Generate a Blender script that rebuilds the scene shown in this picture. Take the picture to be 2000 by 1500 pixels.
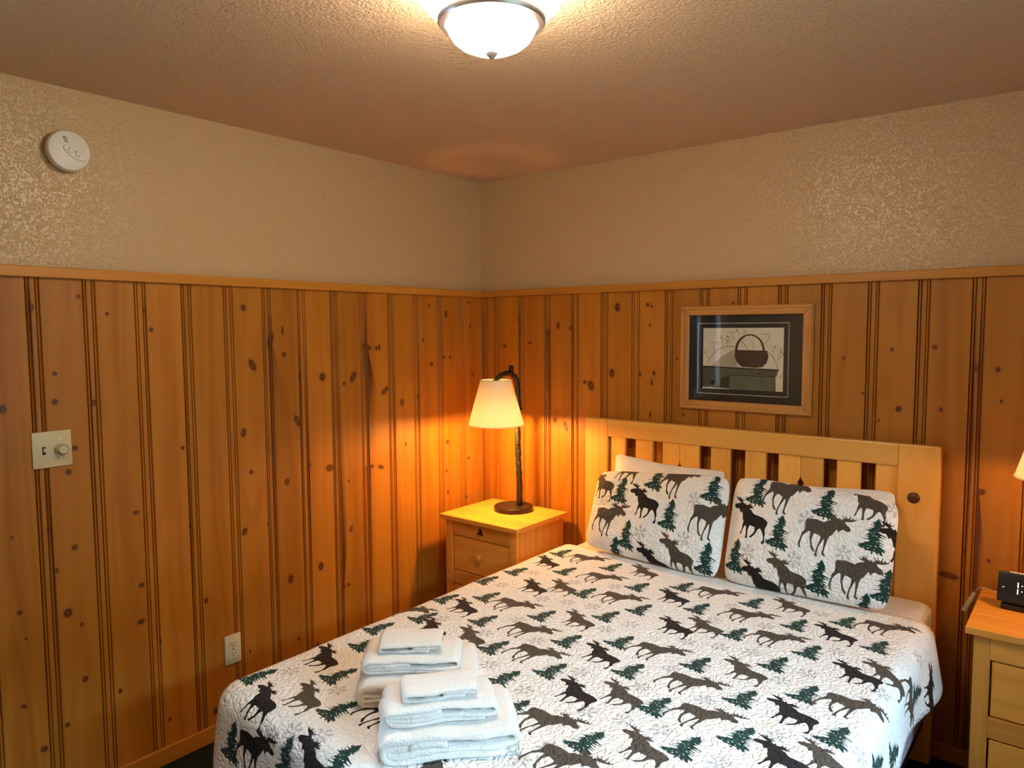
import bpy, bmesh, math, random, time
import numpy as np
from mathutils import Vector, Matrix, noise
from mathutils.geometry import delaunay_2d_cdt

T0 = time.time()
for o in list(bpy.data.objects):
    bpy.data.objects.remove(o, do_unlink=True)
SC = bpy.context.scene
COL = SC.collection
random.seed(7)

# ------------------------------------------------------------------ camera
F_PX = 1423.28
YAW, PITCH, ROLL = 0.67621, 0.07565, -0.00544
CAM = np.array([2.69474, -3.08784, 1.6366])
def cam_matrix():
    cy, sy = math.cos(YAW), math.sin(YAW)
    cp, sp = math.cos(PITCH), math.sin(PITCH)
    cr, sr = math.cos(ROLL), math.sin(ROLL)
    B = np.array([[1, 0, 0], [0, 0, -1], [0, 1, 0]], float)
    Rz = np.array([[cy, sy, 0], [-sy, cy, 0], [0, 0, 1]])
    Rx = np.array([[1, 0, 0], [0, cp, -sp], [0, sp, cp]])
    Rr = np.array([[cr, -sr, 0], [sr, cr, 0], [0, 0, 1]])
    return Rr @ Rx @ B @ Rz
RM = cam_matrix()
cd = bpy.data.cameras.new('camera')
cam = bpy.data.objects.new('camera', cd)
COL.objects.link(cam)
rw = np.array([RM[0], -RM[1], -RM[2]])          # blender camera axes (x right, y up, -z forward) as rows
m4 = Matrix([[rw[0][i], rw[1][i], rw[2][i], CAM[i]] for i in range(3)] + [[0, 0, 0, 1]])
cam.matrix_world = m4
cd.sensor_width = 36.0
cd.sensor_fit = 'HORIZONTAL'
cd.lens = F_PX / 2000 * 36
cd.clip_start = 0.02
SC.camera = cam

def px(u, v, ax, val):
    """the point where the photograph's pixel (u, v) meets the plane axis=val"""
    d = RM.T @ np.array([(u - 1000) / F_PX, (v - 750) / F_PX, 1.0])
    t = (val - CAM[ax]) / d[ax]
    return CAM + t * d
def ray(u, v):
    return RM.T @ np.array([(u - 1000) / F_PX, (v - 750) / F_PX, 1.0])

# ------------------------------------------------------------------ light
DAY = 58.0
CEIL_LAMP = 30.0
LAMP_1, LAMP_2 = 40.0, 6.0
SC.view_settings.view_transform = 'Standard'
SC.view_settings.look = 'None'
SC.view_settings.gamma = 1.0
SC.view_settings.use_curve_mapping = False
SC.view_settings.exposure = 0.04
w = bpy.data.worlds.new('daylight')
SC.world = w
w.use_nodes = True
bg = w.node_tree.nodes['Background']
bg.inputs['Color'].default_value = (0.45, 0.74, 1.0, 1)
bg.inputs['Strength'].default_value = DAY

# room: back wall at y=0, left wall at x=0
RX, RY, H = 3.8, -3.75, 2.44
WIN1 = (-2.75, -1.10, 0.85, 2.10)      # y0, y1, z0, z1 on the right wall
SLOPE = 0.62
WIN2 = (-3.50, -2.60, 1.05, 1.95)      # on the left wall
pl = bpy.data.lights.new('window_portal', 'AREA')
pl.shape = 'RECTANGLE'; pl.size = WIN1[3] - WIN1[2]; pl.size_y = WIN1[1] - WIN1[0]
pl.cycles.is_portal = True
po = bpy.data.objects.new('window_portal', pl)
po.location = (RX + 0.12, (WIN1[0] + WIN1[1]) / 2, (WIN1[2] + WIN1[3]) / 2)
po.rotation_euler = (0, math.radians(90), 0)
COL.objects.link(po)

# ------------------------------------------------------------------ helpers
def tag(o, label=None, cat=None, group=None, kind=None):
    if label: o['label'] = label
    if cat: o['category'] = cat
    if group: o['group'] = group
    if kind: o['kind'] = kind
    return o
def thing(name, loc, label, cat, group=None):
    e = bpy.data.objects.new(name, None)
    e.location = loc
    e.empty_display_size = 0.05
    COL.objects.link(e)
    return tag(e, label, cat, group)
def org(p):
    return Vector(p.get('_o', p.location)) if p is not None else Vector((0, 0, 0))
ORIG = {}
def link(name, me, mats, parent=None, origin=None, smooth=False, auto=None):
    """mesh given in world coordinates; origin moves the pivot"""
    if parent is not None:
        o0 = ORIG.get(parent.name, Vector(parent.location))
        origin = o0
    origin = Vector(origin) if origin is not None else Vector((0, 0, 0))
    me.transform(Matrix.Translation(-origin))
    if not isinstance(mats, (list, tuple)): mats = [mats]
    for m in mats: me.materials.append(m)
    if smooth:
        me.polygons.foreach_set('use_smooth', [True] * len(me.polygons))
    o = bpy.data.objects.new(name, me)
    COL.objects.link(o)
    if parent is not None:
        o.parent = parent
    else:
        o.location = origin
    ORIG[o.name] = origin
    if auto is not None:
        try:
            me.set_sharp_from_angle(angle=math.radians(auto))
        except Exception:
            pass
    return o

class MB:
    def __init__(s): s.bm = bmesh.new()
    def box(s, a, b, bev=0.0, seg=2, M=None):
        lo = [min(a[i], b[i]) for i in range(3)]; hi = [max(a[i], b[i]) for i in range(3)]
        t = bmesh.new()
        bmesh.ops.create_cube(t, size=1)
        for v in t.verts:
            v.co = Vector([lo[i] + (v.co[i] + .5) * (hi[i] - lo[i]) for i in range(3)])
        if bev > 0:
            bmesh.ops.bevel(t, geom=t.edges[:], offset=bev, segments=seg, profile=.5, affect='EDGES')
        s._merge(t, M); return s
    def _merge(s, t, M=None):
        if M is not None: bmesh.ops.transform(t, matrix=M, verts=t.verts)
        me = bpy.data.meshes.new('t'); t.to_mesh(me); t.free(); s.bm.from_mesh(me); bpy.data.meshes.remove(me)
    def lathe(s, prof, c=(0, 0, 0), n=32, M=None, cap=True):
        """prof: list of (r, z)"""
        t = bmesh.new(); rings = []
        for r, z in prof:
            if r < 1e-6: rings.append([t.verts.new((0, 0, z))])
            else: rings.append([t.verts.new((r * math.cos(2 * math.pi * k / n), r * math.sin(2 * math.pi * k / n), z)) for k in range(n)])
        for a, b in zip(rings, rings[1:]):
            for k in range(n):
                k2 = (k + 1) % n
                if len(a) == 1 and len(b) == 1: continue
                if len(a) == 1: t.faces.new((a[0], b[k], b[k2]))
                elif len(b) == 1: t.faces.new((a[k], a[k2], b[0]))
                else: t.faces.new((a[k], a[k2], b[k2], b[k]))
        if cap:
            for rg in (rings[0], rings[-1]):
                if len(rg) > 2: t.faces.new(rg)
        bmesh.ops.recalc_face_normals(t, faces=t.faces)
        bmesh.ops.translate(t, verts=t.verts, vec=Vector(c)) if M is None else None
        s._merge(t, M); return s
    def prism(s, poly, d0, d1, plane='xz', M=None, bev=0.0):
        """poly in 2D extruded between d0 and d1 along the third axis"""
        t = bmesh.new()
        def P(a, b, d):
            return {'xz': (a, d, b), 'xy': (a, b, d), 'yz': (d, a, b)}[plane]
        va = [t.verts.new(P(a, b, d0)) for a, b in poly]; vb = [t.verts.new(P(a, b, d1)) for a, b in poly]
        n = len(poly)
        t.faces.new(va); t.faces.new(vb[::-1])
        for k in range(n): t.faces.new((va[k], vb[k], vb[(k + 1) % n], va[(k + 1) % n]))
        bmesh.ops.recalc_face_normals(t, faces=t.faces)
        if bev > 0: bmesh.ops.bevel(t, geom=t.edges[:], offset=bev, segments=1, affect='EDGES')
        s._merge(t, M); return s
    def tube(s, pts, rad, n=10, M=None, seed=None, rough=0.0):
        pts = [Vector(p) for p in pts]
        if not isinstance(rad, (list, tuple)): rad = [rad] * len(pts)
        t = bmesh.new(); rings = []; up = Vector((0.31, 0.9, 0.17)).normalized()
        for i, p in enumerate(pts):
            d = (pts[min(i + 1, len(pts) - 1)] - pts[max(i - 1, 0)]).normalized()
            x = d.cross(up).normalized(); y = d.cross(x).normalized()
            rg = []
            for k in range(n):
                a = 2 * math.pi * k / n
                r = rad[i]
                q = p + (x * math.cos(a) + y * math.sin(a)) * r
                if rough: q += (x * math.cos(a) + y * math.sin(a)) * rough * noise.noise(q * 60)
                rg.append(t.verts.new(q))
            rings.append(rg)
        for a, b in zip(rings, rings[1:]):
            for k in range(n): t.faces.new((a[k], a[(k + 1) % n], b[(k + 1) % n], b[k]))
        t.faces.new(rings[0]); t.faces.new(rings[-1])
        bmesh.ops.recalc_face_normals(t, faces=t.faces)
        s._merge(t, M); return s
    def build(s, name, mat, parent=None, origin=None, smooth=False, auto=None, M=None):
        if M is not None: bmesh.ops.transform(s.bm, matrix=M, verts=s.bm.verts)
        me = bpy.data.meshes.new(name); s.bm.to_mesh(me); s.bm.free()
        return link(name, me, mat, parent, origin, smooth, auto)

# ------------------------------------------------------------------ materials
def new_mat(name):
    m = bpy.data.materials.new(name); m.use_nodes = True
    nt = m.node_tree
    return m, nt, nt.nodes['Principled BSDF'], nt.nodes['Material Output']
def N(nt, typ, **kw):
    n = nt.nodes.new(typ)
    for k, v in kw.items():
        if k in n.inputs.keys() if hasattr(n, 'inputs') else False: n.inputs[k].default_value = v
        else: setattr(n, k, v)
    return n
def L(nt, a, b): nt.links.new(a, b)
def plain(name, col, rough=.5, metal=0.0, spec=.5, bump=None, coat=0.0, var=0.0, sheen=0.0):
    """col: linear rgb; bump=(scale, strength, distance)"""
    m, nt, b, out = new_mat(name)
    b.inputs['Roughness'].default_value = rough
    b.inputs['Metallic'].default_value = metal
    b.inputs['Specular IOR Level'].default_value = spec
    b.inputs['Coat Weight'].default_value = coat
    b.inputs['Sheen Weight'].default_value = sheen
    tc = N(nt, 'ShaderNodeTexCoord')
    nz = N(nt, 'ShaderNodeTexNoise'); nz.inputs['Scale'].default_value = bump[0] if bump else 12
    nz.inputs['Detail'].default_value = 3
    L(nt, tc.outputs['Object'], nz.inputs['Vector'])
    mx = N(nt, 'ShaderNodeMix', data_type='RGBA')
    v = var if var else .04
    mx.inputs['A'].default_value = (*[c * (1 - v) for c in col], 1)
    mx.inputs['B'].default_value = (*[min(1, c * (1 + v)) for c in col], 1)
    L(nt, nz.outputs['Fac'], mx.inputs['Factor'])
    L(nt, mx.outputs['Result'], b.inputs['Base Color'])
    if bump:
        bp = N(nt, 'ShaderNodeBump'); bp.inputs['Strength'].default_value = bump[1]; bp.inputs['Distance'].default_value = bump[2]
        L(nt, nz.outputs['Fac'], bp.inputs['Height']); L(nt, bp.outputs['Normal'], b.inputs['Normal'])
    return m
def plaster(name, col, scale, strength, rough, lo=.45, hi=.62):
    m, nt, b, out = new_mat(name)
    b.inputs['Roughness'].default_value = rough
    b.inputs['Base Color'].default_value = (*col, 1)
    tc = N(nt, 'ShaderNodeTexCoord')
    n1 = N(nt, 'ShaderNodeTexNoise'); n1.inputs['Scale'].default_value = scale; n1.inputs['Detail'].default_value = 4; n1.inputs['Distortion'].default_value = .6
    L(nt, tc.outputs['Object'], n1.inputs['Vector'])
    mr = N(nt, 'ShaderNodeMapRange', interpolation_type='SMOOTHSTEP')
    mr.inputs['From Min'].default_value = lo; mr.inputs['From Max'].default_value = hi
    L(nt, n1.outputs['Fac'], mr.inputs['Value'])
    n2 = N(nt, 'ShaderNodeTexNoise'); n2.inputs['Scale'].default_value = scale * 3.1; n2.inputs['Detail'].default_value = 2
    L(nt, tc.outputs['Object'], n2.inputs['Vector'])
    ad = N(nt, 'ShaderNodeMath', operation='MULTIPLY_ADD'); ad.inputs[1].default_value = .35
    L(nt, n2.outputs['Fac'], ad.inputs[0]); L(nt, mr.outputs['Result'], ad.inputs[2])
    bp = N(nt, 'ShaderNodeBump'); bp.inputs['Strength'].default_value = strength; bp.inputs['Distance'].default_value = .003
    L(nt, ad.outputs[0], bp.inputs['Height']); L(nt, bp.outputs['Normal'], b.inputs['Normal'])
    return m
def wood(name, light, mid, dark, axis='z', rough=.38, spec=.3, rings=.5, knots=False, coat=.25, streak=.5, rand=True, heart=0.0, ringf=38):
    m, nt, b, out = new_mat(name)
    b.inputs['Roughness'].default_value = rough
    b.inputs['Coat Weight'].default_value = coat
    b.inputs['Coat Roughness'].default_value = .28
    b.inputs['Specular IOR Level'].default_value = spec
    tc = N(nt, 'ShaderNodeTexCoord')
    vec = tc.outputs['Object']
    if rand:
        oi = N(nt, 'ShaderNodeObjectInfo')
        vm = N(nt, 'ShaderNodeVectorMath', operation='MULTIPLY_ADD')
        vm.inputs[1].default_value = (37.0, 23.0, 51.0)
        L(nt, oi.outputs['Random'], vm.inputs[0]); L(nt, vec, vm.inputs[2]); vec = vm.outputs[0]
    def stretched(sc, ratio):
        mp = N(nt, 'ShaderNodeMapping')
        s = [sc, sc, sc]; s['xyz'.index(axis)] = sc * ratio
        mp.inputs['Scale'].default_value = s
        L(nt, vec, mp.inputs['Vector']); return mp.outputs['Vector']
    n1 = N(nt, 'ShaderNodeTexNoise'); n1.inputs['Scale'].default_value = 1; n1.inputs['Detail'].default_value = 1.5; n1.inputs['Distortion'].default_value = .3
    L(nt, stretched(7.0, .09), n1.inputs['Vector'])
    mu = N(nt, 'ShaderNodeMath', operation='MULTIPLY'); mu.inputs[1].default_value = ringf
    L(nt, n1.outputs['Fac'], mu.inputs[0])
    si = N(nt, 'ShaderNodeMath', operation='SINE'); L(nt, mu.outputs[0], si.inputs[0])
    s2 = N(nt, 'ShaderNodeMath', operation='MULTIPLY_ADD'); s2.inputs[1].default_value = .5; s2.inputs[2].default_value = .5
    L(nt, si.outputs[0], s2.inputs[0])
    n2 = N(nt, 'ShaderNodeTexNoise'); n2.inputs['Scale'].default_value = 1; n2.inputs['Detail'].default_value = 4
    L(nt, stretched(120.0, .012), n2.inputs['Vector'])
    n3 = N(nt, 'ShaderNodeTexNoise'); n3.inputs['Scale'].default_value = 1; n3.inputs['Detail'].default_value = 2
    L(nt, stretched(16.0, .04), n3.inputs['Vector'])
    a1 = N(nt, 'ShaderNodeMath', operation='MULTIPLY'); a1.inputs[1].default_value = rings
    L(nt, s2.outputs[0], a1.inputs[0])
    a2 = N(nt, 'ShaderNodeMath', operation='MULTIPLY_ADD'); a2.inputs[1].default_value = streak
    L(nt, n2.outputs['Fac'], a2.inputs[0]); L(nt, a1.outputs[0], a2.inputs[2])
    a3 = N(nt, 'ShaderNodeMath', operation='MULTIPLY_ADD'); a3.inputs[1].default_value = .55
    L(nt, n3.outputs['Fac'], a3.inputs[0]); L(nt, a2.outputs[0], a3.inputs[2])
    tot = rings + streak + .55
    mr = N(nt, 'ShaderNodeMapRange'); mr.inputs['From Min'].default_value = .18 * tot; mr.inputs['From Max'].default_value = .82 * tot
    L(nt, a3.outputs[0], mr.inputs['Value'])
    cr = N(nt, 'ShaderNodeValToRGB')
    cr.color_ramp.elements[0].color = (*light, 1); cr.color_ramp.elements[1].color = (*dark, 1)
    e = cr.color_ramp.elements.new(.5); e.color = (*mid, 1)
    L(nt, mr.outputs['Result'], cr.inputs['Fac'])
    col = cr.outputs['Color']
    if heart:
        n4 = N(nt, 'ShaderNodeTexNoise'); n4.inputs['Scale'].default_value = 1; n4.inputs['Detail'].default_value = 1
        L(nt, stretched(9.0, .03), n4.inputs['Vector'])
        m4r = N(nt, 'ShaderNodeMapRange', interpolation_type='SMOOTHSTEP'); m4r.inputs['From Min'].default_value = .55; m4r.inputs['From Max'].default_value = .68; m4r.inputs['To Max'].default_value = heart
        L(nt, n4.outputs['Fac'], m4r.inputs['Value'])
        mx = N(nt, 'ShaderNodeMix', data_type='RGBA', blend_type='MULTIPLY'); mx.inputs['B'].default_value = (.72, .55, .42, 1)
        L(nt, m4r.outputs['Result'], mx.inputs['Factor']); L(nt, col, mx.inputs['A']); col = mx.outputs['Result']
    if rand:   # whole board a little lighter or darker
        hv = N(nt, 'ShaderNodeHueSaturation')
        mv = N(nt, 'ShaderNodeMapRange'); mv.inputs['To Min'].default_value = .86; mv.inputs['To Max'].default_value = 1.12
        L(nt, oi.outputs['Random'], mv.inputs['Value']); L(nt, mv.outputs['Result'], hv.inputs['Value'])
        L(nt, col, hv.inputs['Color']); col = hv.outputs['Color']
    if knots:
        at = N(nt, 'ShaderNodeAttribute', attribute_name='knot')
        kr = N(nt, 'ShaderNodeValToRGB')
        kr.color_ramp.elements[0].color = (.30, .10, .014, 1); kr.color_ramp.elements[1].color = (.032, .007, .002, 1)
        e = kr.color_ramp.elements.new(.6); e.color = (.12, .034, .008, 1)
        L(nt, at.outputs['Fac'], kr.inputs['Fac'])
        kf = N(nt, 'ShaderNodeMapRange'); kf.inputs['From Max'].default_value = .55; kf.inputs['To Max'].default_value = .96
        L(nt, at.outputs['Fac'], kf.inputs['Value'])
        mk = N(nt, 'ShaderNodeMix', data_type='RGBA')
        L(nt, kf.outputs['Result'], mk.inputs['Factor']); L(nt, col, mk.inputs['A']); L(nt, kr.outputs['Color'], mk.inputs['B'])
        ag = N(nt, 'ShaderNodeAttribute', attribute_name='groove')      # darker tone in the milled grooves
        mg = N(nt, 'ShaderNodeMix', data_type='RGBA', blend_type='MULTIPLY'); mg.inputs['B'].default_value = (.42, .26, .17, 1)
        L(nt, ag.outputs['Fac'], mg.inputs['Factor']); L(nt, mk.outputs['Result'], mg.inputs['A'])
        col = mg.outputs['Result']
    L(nt, col, b.inputs['Base Color'])
    bp = N(nt, 'ShaderNodeBump'); bp.inputs['Strength'].default_value = .08; bp.inputs['Distance'].default_value = .001
    L(nt, n2.outputs['Fac'], bp.inputs['Height']); L(nt, bp.outputs['Normal'], b.inputs['Normal'])
    return m
def emit(name, col, strength):
    m, nt, b, out = new_mat(name)
    b.inputs['Base Color'].default_value = (.8, .8, .8, 1)
    b.inputs['Emission Color'].default_value = (*col, 1); b.inputs['Emission Strength'].default_value = strength
    return m
def glass_pane(name, tint=(1, 1, 1)):
    m, nt, b, out = new_mat(name); nt.nodes.remove(b)
    tr = N(nt, 'ShaderNodeBsdfTransparent'); tr.inputs['Color'].default_value = (*tint, 1)
    gl = N(nt, 'ShaderNodeBsdfGlossy'); gl.inputs['Roughness'].default_value = .01
    fr = N(nt, 'ShaderNodeFresnel'); fr.inputs['IOR'].default_value = 1.5
    mx = N(nt, 'ShaderNodeMixShader')
    L(nt, fr.outputs[0], mx.inputs[0]); L(nt, tr.outputs[0], mx.inputs[1]); L(nt, gl.outputs[0], mx.inputs[2])
    L(nt, mx.outputs[0], out.inputs['Surface'])
    return m
def quilt_mat(name, col, rough=.85):
    """printed cotton with meandering quilting stitches; coordinates from the flat cloth (UV in metres)"""
    m, nt, b, out = new_mat(name)
    b.inputs['Roughness'].default_value = rough
    b.inputs['Specular IOR Level'].default_value = .2
    b.inputs['Sheen Weight'].default_value = .03
    uv = N(nt, 'ShaderNodeUVMap', uv_map='cloth')
    nz = N(nt, 'ShaderNodeTexNoise'); nz.inputs['Scale'].default_value = 26; nz.inputs['Detail'].default_value = 1
    L(nt, uv.outputs[0], nz.inputs['Vector'])
    ad = N(nt, 'ShaderNodeMix', data_type='VECTOR'); ad.inputs['Factor'].default_value = .045
    L(nt, uv.outputs[0], ad.inputs['A']); L(nt, nz.outputs['Color'], ad.inputs['B'])
    vo = N(nt, 'ShaderNodeTexVoronoi', feature='DISTANCE_TO_EDGE', voronoi_dimensions='2D'); vo.inputs['Scale'].default_value = 58
    L(nt, ad.outputs['Result'], vo.inputs['Vector'])
    mr = N(nt, 'ShaderNodeMapRange', interpolation_type='SMOOTHSTEP'); mr.inputs['From Max'].default_value = .30
    L(nt, vo.outputs['Distance'], mr.inputs['Value'])
    n2 = N(nt, 'ShaderNodeTexNoise'); n2.inputs['Scale'].default_value = 95; n2.inputs['Detail'].default_value = 2
    L(nt, uv.outputs[0], n2.inputs['Vector'])
    m2 = N(nt, 'ShaderNodeMath', operation='MULTIPLY_ADD'); m2.inputs[1].default_value = .8
    L(nt, n2.outputs['Fac'], m2.inputs[0]); L(nt, mr.outputs['Result'], m2.inputs[2])
    bp = N(nt, 'ShaderNodeBump'); bp.inputs['Strength'].default_value = .65; bp.inputs['Distance'].default_value = .0045
    L(nt, m2.outputs[0], bp.inputs['Height']); L(nt, bp.outputs['Normal'], b.inputs['Normal'])
    n3 = N(nt, 'ShaderNodeTexNoise'); n3.inputs['Scale'].default_value = 420; n3.inputs['Detail'].default_value = 1
    L(nt, uv.outputs[0], n3.inputs['Vector'])
    mx = N(nt, 'ShaderNodeMix', data_type='RGBA')
    mx.inputs['A'].default_value = (*[c * .92 for c in col], 1); mx.inputs['B'].default_value = (*[min(1, c * 1.06) for c in col], 1)
    L(nt, n3.outputs['Fac'], mx.inputs['Factor']); L(nt, mx.outputs['Result'], b.inputs['Base Color'])
    return m
def striped_sheet(name):
    m, nt, b, out = new_mat(name)
    b.inputs['Roughness'].default_value = .6; b.inputs['Sheen Weight'].default_value = .1
    tc = N(nt, 'ShaderNodeTexCoord')
    wv = N(nt, 'ShaderNodeTexWave', wave_type='BANDS', bands_direction='X'); wv.inputs['Scale'].default_value = 26
    L(nt, tc.outputs['Object'], wv.inputs['Vector'])
    mx = N(nt, 'ShaderNodeMix', data_type='RGBA')
    mx.inputs['A'].default_value = (.70, .68, .66, 1); mx.inputs['B'].default_value = (.80, .78, .76, 1)
    L(nt, wv.outputs['Fac'], mx.inputs['Factor']); L(nt, mx.outputs['Result'], b.inputs['Base Color'])
    nz = N(nt, 'ShaderNodeTexNoise'); nz.inputs['Scale'].default_value = 9; nz.inputs['Detail'].default_value = 3
    L(nt, tc.outputs['Object'], nz.inputs['Vector'])
    bp = N(nt, 'ShaderNodeBump'); bp.inputs['Strength'].default_value = .35; bp.inputs['Distance'].default_value = .02
    L(nt, nz.outputs['Fac'], bp.inputs['Height']); L(nt, bp.outputs['Normal'], b.inputs['Normal'])
    return m
def shade_mat(name):
    m, nt, b, out = new_mat(name); nt.nodes.remove(b)
    tc = N(nt, 'ShaderNodeTexCoord')
    mp = N(nt, 'ShaderNodeMapping'); mp.inputs['Scale'].default_value = (60, 60, 340)
    L(nt, tc.outputs['Object'], mp.inputs['Vector'])
    n1 = N(nt, 'ShaderNodeTexNoise'); n1.inputs['Scale'].default_value = 1; n1.inputs['Detail'].default_value = 3
    L(nt, mp.outputs['Vector'], n1.inputs['Vector'])
    mx = N(nt, 'ShaderNodeMix', data_type='RGBA'); mx.inputs['A'].default_value = (.80, .76, .66, 1); mx.inputs['B'].default_value = (.93, .91, .84, 1)
    L(nt, n1.outputs['Fac'], mx.inputs['Factor'])
    df = N(nt, 'ShaderNodeBsdfDiffuse'); tl = N(nt, 'ShaderNodeBsdfTranslucent')
    L(nt, mx.outputs['Result'], df.inputs['Color']); L(nt, mx.outputs['Result'], tl.inputs['Color'])
    ms = N(nt, 'ShaderNodeMixShader'); ms.inputs[0].default_value = .5
    L(nt, df.outputs[0], ms.inputs[1]); L(nt, tl.outputs[0], ms.inputs[2]); L(nt, ms.outputs[0], out.inputs['Surface'])
    return m

M = {}
M['wall'] = plaster('painted_plaster', (.60, .405, .215), 105, .6, .27)
M['ceiling'] = plaster('ceiling_plaster', (.67, .475, .30), 95, .8, .6, .40, .60)
M['pine'] = wood('knotty_pine', (.47, .182, .019), (.435, .161, .014), (.38, .132, .010), 'z', knots=True, heart=.35, coat=.04, rough=.45)
M['pine_trim_x'] = wood('pine_trim', (.54, .225, .030), (.50, .20, .024), (.43, .16, .016), 'x', rings=.25, coat=.06)
M['pine_trim_y'] = wood('pine_trim_along', (.54, .225, .030), (.50, .20, .024), (.43, .16, .016), 'y', rings=.25, coat=.06)
hb = ((.90, .48, .105), (.87, .44, .085), (.80, .36, .058))
M['maple_z'] = wood('honey_maple_upright', *hb, 'z', rings=.4)
M['maple_x'] = wood('honey_maple_level', *hb, 'x', rings=.4)
ns = ((.75, .34, .058), (.71, .305, .046), (.63, .245, .030))
M['ns_x'] = wood('nightstand_pine_level', *ns, 'x', rings=.5, coat=.0, rough=.5)
M['ns_z'] = wood('nightstand_pine_upright', *ns, 'z', rings=.5, coat=.0, rough=.5)
M['carpet'] = plain('dark_green_carpet', (.010, .018, .016), .95, spec=.1, bump=(450, .9, .006), var=.5)
M['cream'] = quilt_mat('quilt_cream', (.89, .865, .81))
M['dark'] = quilt_mat('print_black_brown', (.018, .013, .012))
M['grey'] = quilt_mat('print_taupe', (.085, .066, .048))
M['green'] = quilt_mat('print_pine_green', (.016, .050, .040))
M['flake'] = quilt_mat('print_flake_grey', (.34, .32, .34))
PRINT = [M['cream'], M['dark'], M['grey'], M['green'], M['flake']]
M['sheet'] = striped_sheet('white_striped_cotton')
M['boxspring'] = plain('white_quilted_ticking', (.62, .61, .62), .8, bump=(40, .3, .004))
M['towel'] = plain('white_terry', (.88, .83, .765), .95, spec=.1, bump=(260, .8, .005), sheen=.1, var=.05)
M['ivory'] = plain('ivory_plastic', (.62, .53, .33), .35)
M['slot'] = plain('dark_slot', (.012, .010, .008), .6)
M['brass'] = plain('brushed_brass', (.72, .60, .38), .25, metal=1.0)
M['white_plastic'] = plain('white_plastic', (.72, .68, .60), .4)
M['black_plastic'] = plain('black_plastic', (.008, .009, .012), .3)
M['clear_plastic'] = plain('pale_clear_plastic', (.45, .40, .33), .2)
M['bronze'] = plain('dark_bronze', (.020, .012, .008), .45, metal=.3, bump=(90, .25, .002))
M['bark'] = plain('bronze_bark', (.024, .015, .010), .42, metal=.35, bump=(75, 1.0, .006), var=.35)
M['shade'] = shade_mat('linen_shade')
M['nickel'] = plain('brushed_nickel', (.46, .43, .42), .35, metal=.8)
M['lamp_glass'] = emit('lit_frosted_glass', (1.0, .84, .64), CEIL_LAMP)
M['lamp_glass_top'] = emit('lit_frosted_glass_upper', (1.0, .84, .64), CEIL_LAMP * 2.4)
M['frame_x'] = wood('frame_oak_level', (.56, .27, .075), (.51, .235, .058), (.42, .175, .036), 'x', rings=.3, coat=.08)
M['frame_z'] = wood('frame_oak_upright', (.56, .27, .075), (.51, .235, .058), (.42, .175, .036), 'z', rings=.3, coat=.08)
M['mat_board'] = plain('navy_mat_board', (.020, .021, .026), .8)
M['white_line'] = plain('white_bevel', (.62, .60, .55), .7)
M['pane'] = glass_pane('clear_glass')
M['digit'] = emit('blue_white_segments', (.55, .75, 1.0), 1.6)
M['white_paint'] = plain('white_window_paint', (.75, .74, .70), .4)
M['curtain'] = plain('grey_green_curtain', (.16, .17, .14), .9, bump=(30, .3, .004))
M['label_white'] = plain('white_card', (.80, .76, .68), .6)
M['gravel'] = plain('pale_gravel_bank', (.60, .64, .68), .95, bump=(3, 1.0, .2), var=.6)  # unseen bank, added and kept pale to brighten the reflection in the frame's glass
M['hill'] = plain('wooded_slope', (.045, .055, .035), .95, bump=(3, 1.0, .3), var=.5)  # unseen slope, added to keep low daylight off the far wall

# ------------------------------------------------------------------ room shell
def struct(o): o['kind'] = 'structure'; return o
t = MB(); t.box((-.15, RY - .15, -.12), (RX + .15, .15, 0)); struct(t.build('floor', M['carpet']))
t = MB(); t.box((-.15, RY - .15, H), (RX + .15, .15, H + .12)); struct(t.build('ceiling', M['ceiling']))
t = MB(); t.box((-.15, .004, 0), (RX + .15, .15, H)); wall_back = struct(t.build('wall_back', M['wall']))
def holed_wall(name, d0, d1, win, ax, r0, r1):
    """wall slab between d0 and d1 on axis ax, running r0..r1 on the other level axis, with a window opening"""
    a0, a1, z0, z1 = win; t = MB()
    P = (lambda d, r, z: (d, r, z)) if ax == 0 else (lambda d, r, z: (r, d, z))
    t.box(P(d0, r0, 0), P(d1, a0, H)); t.box(P(d0, a1, 0), P(d1, r1, H))
    t.box(P(d0, a0, 0), P(d1, a1, z0)); t.box(P(d0, a0, z1), P(d1, a1, H))
    return struct(t.build(name, M['wall']))
wall_left = holed_wall('wall_left', -.15, -.004, WIN2, 0, RY - .15, .004)
wall_right = holed_wall('wall_right', RX, RX + .15, WIN1, 0, RY - .15, .004)
t = MB(); t.box((-.15, RY - .15, 0), (RX + .15, RY, H)); wall_front = struct(t.build('wall_front', M['wall']))
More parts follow.
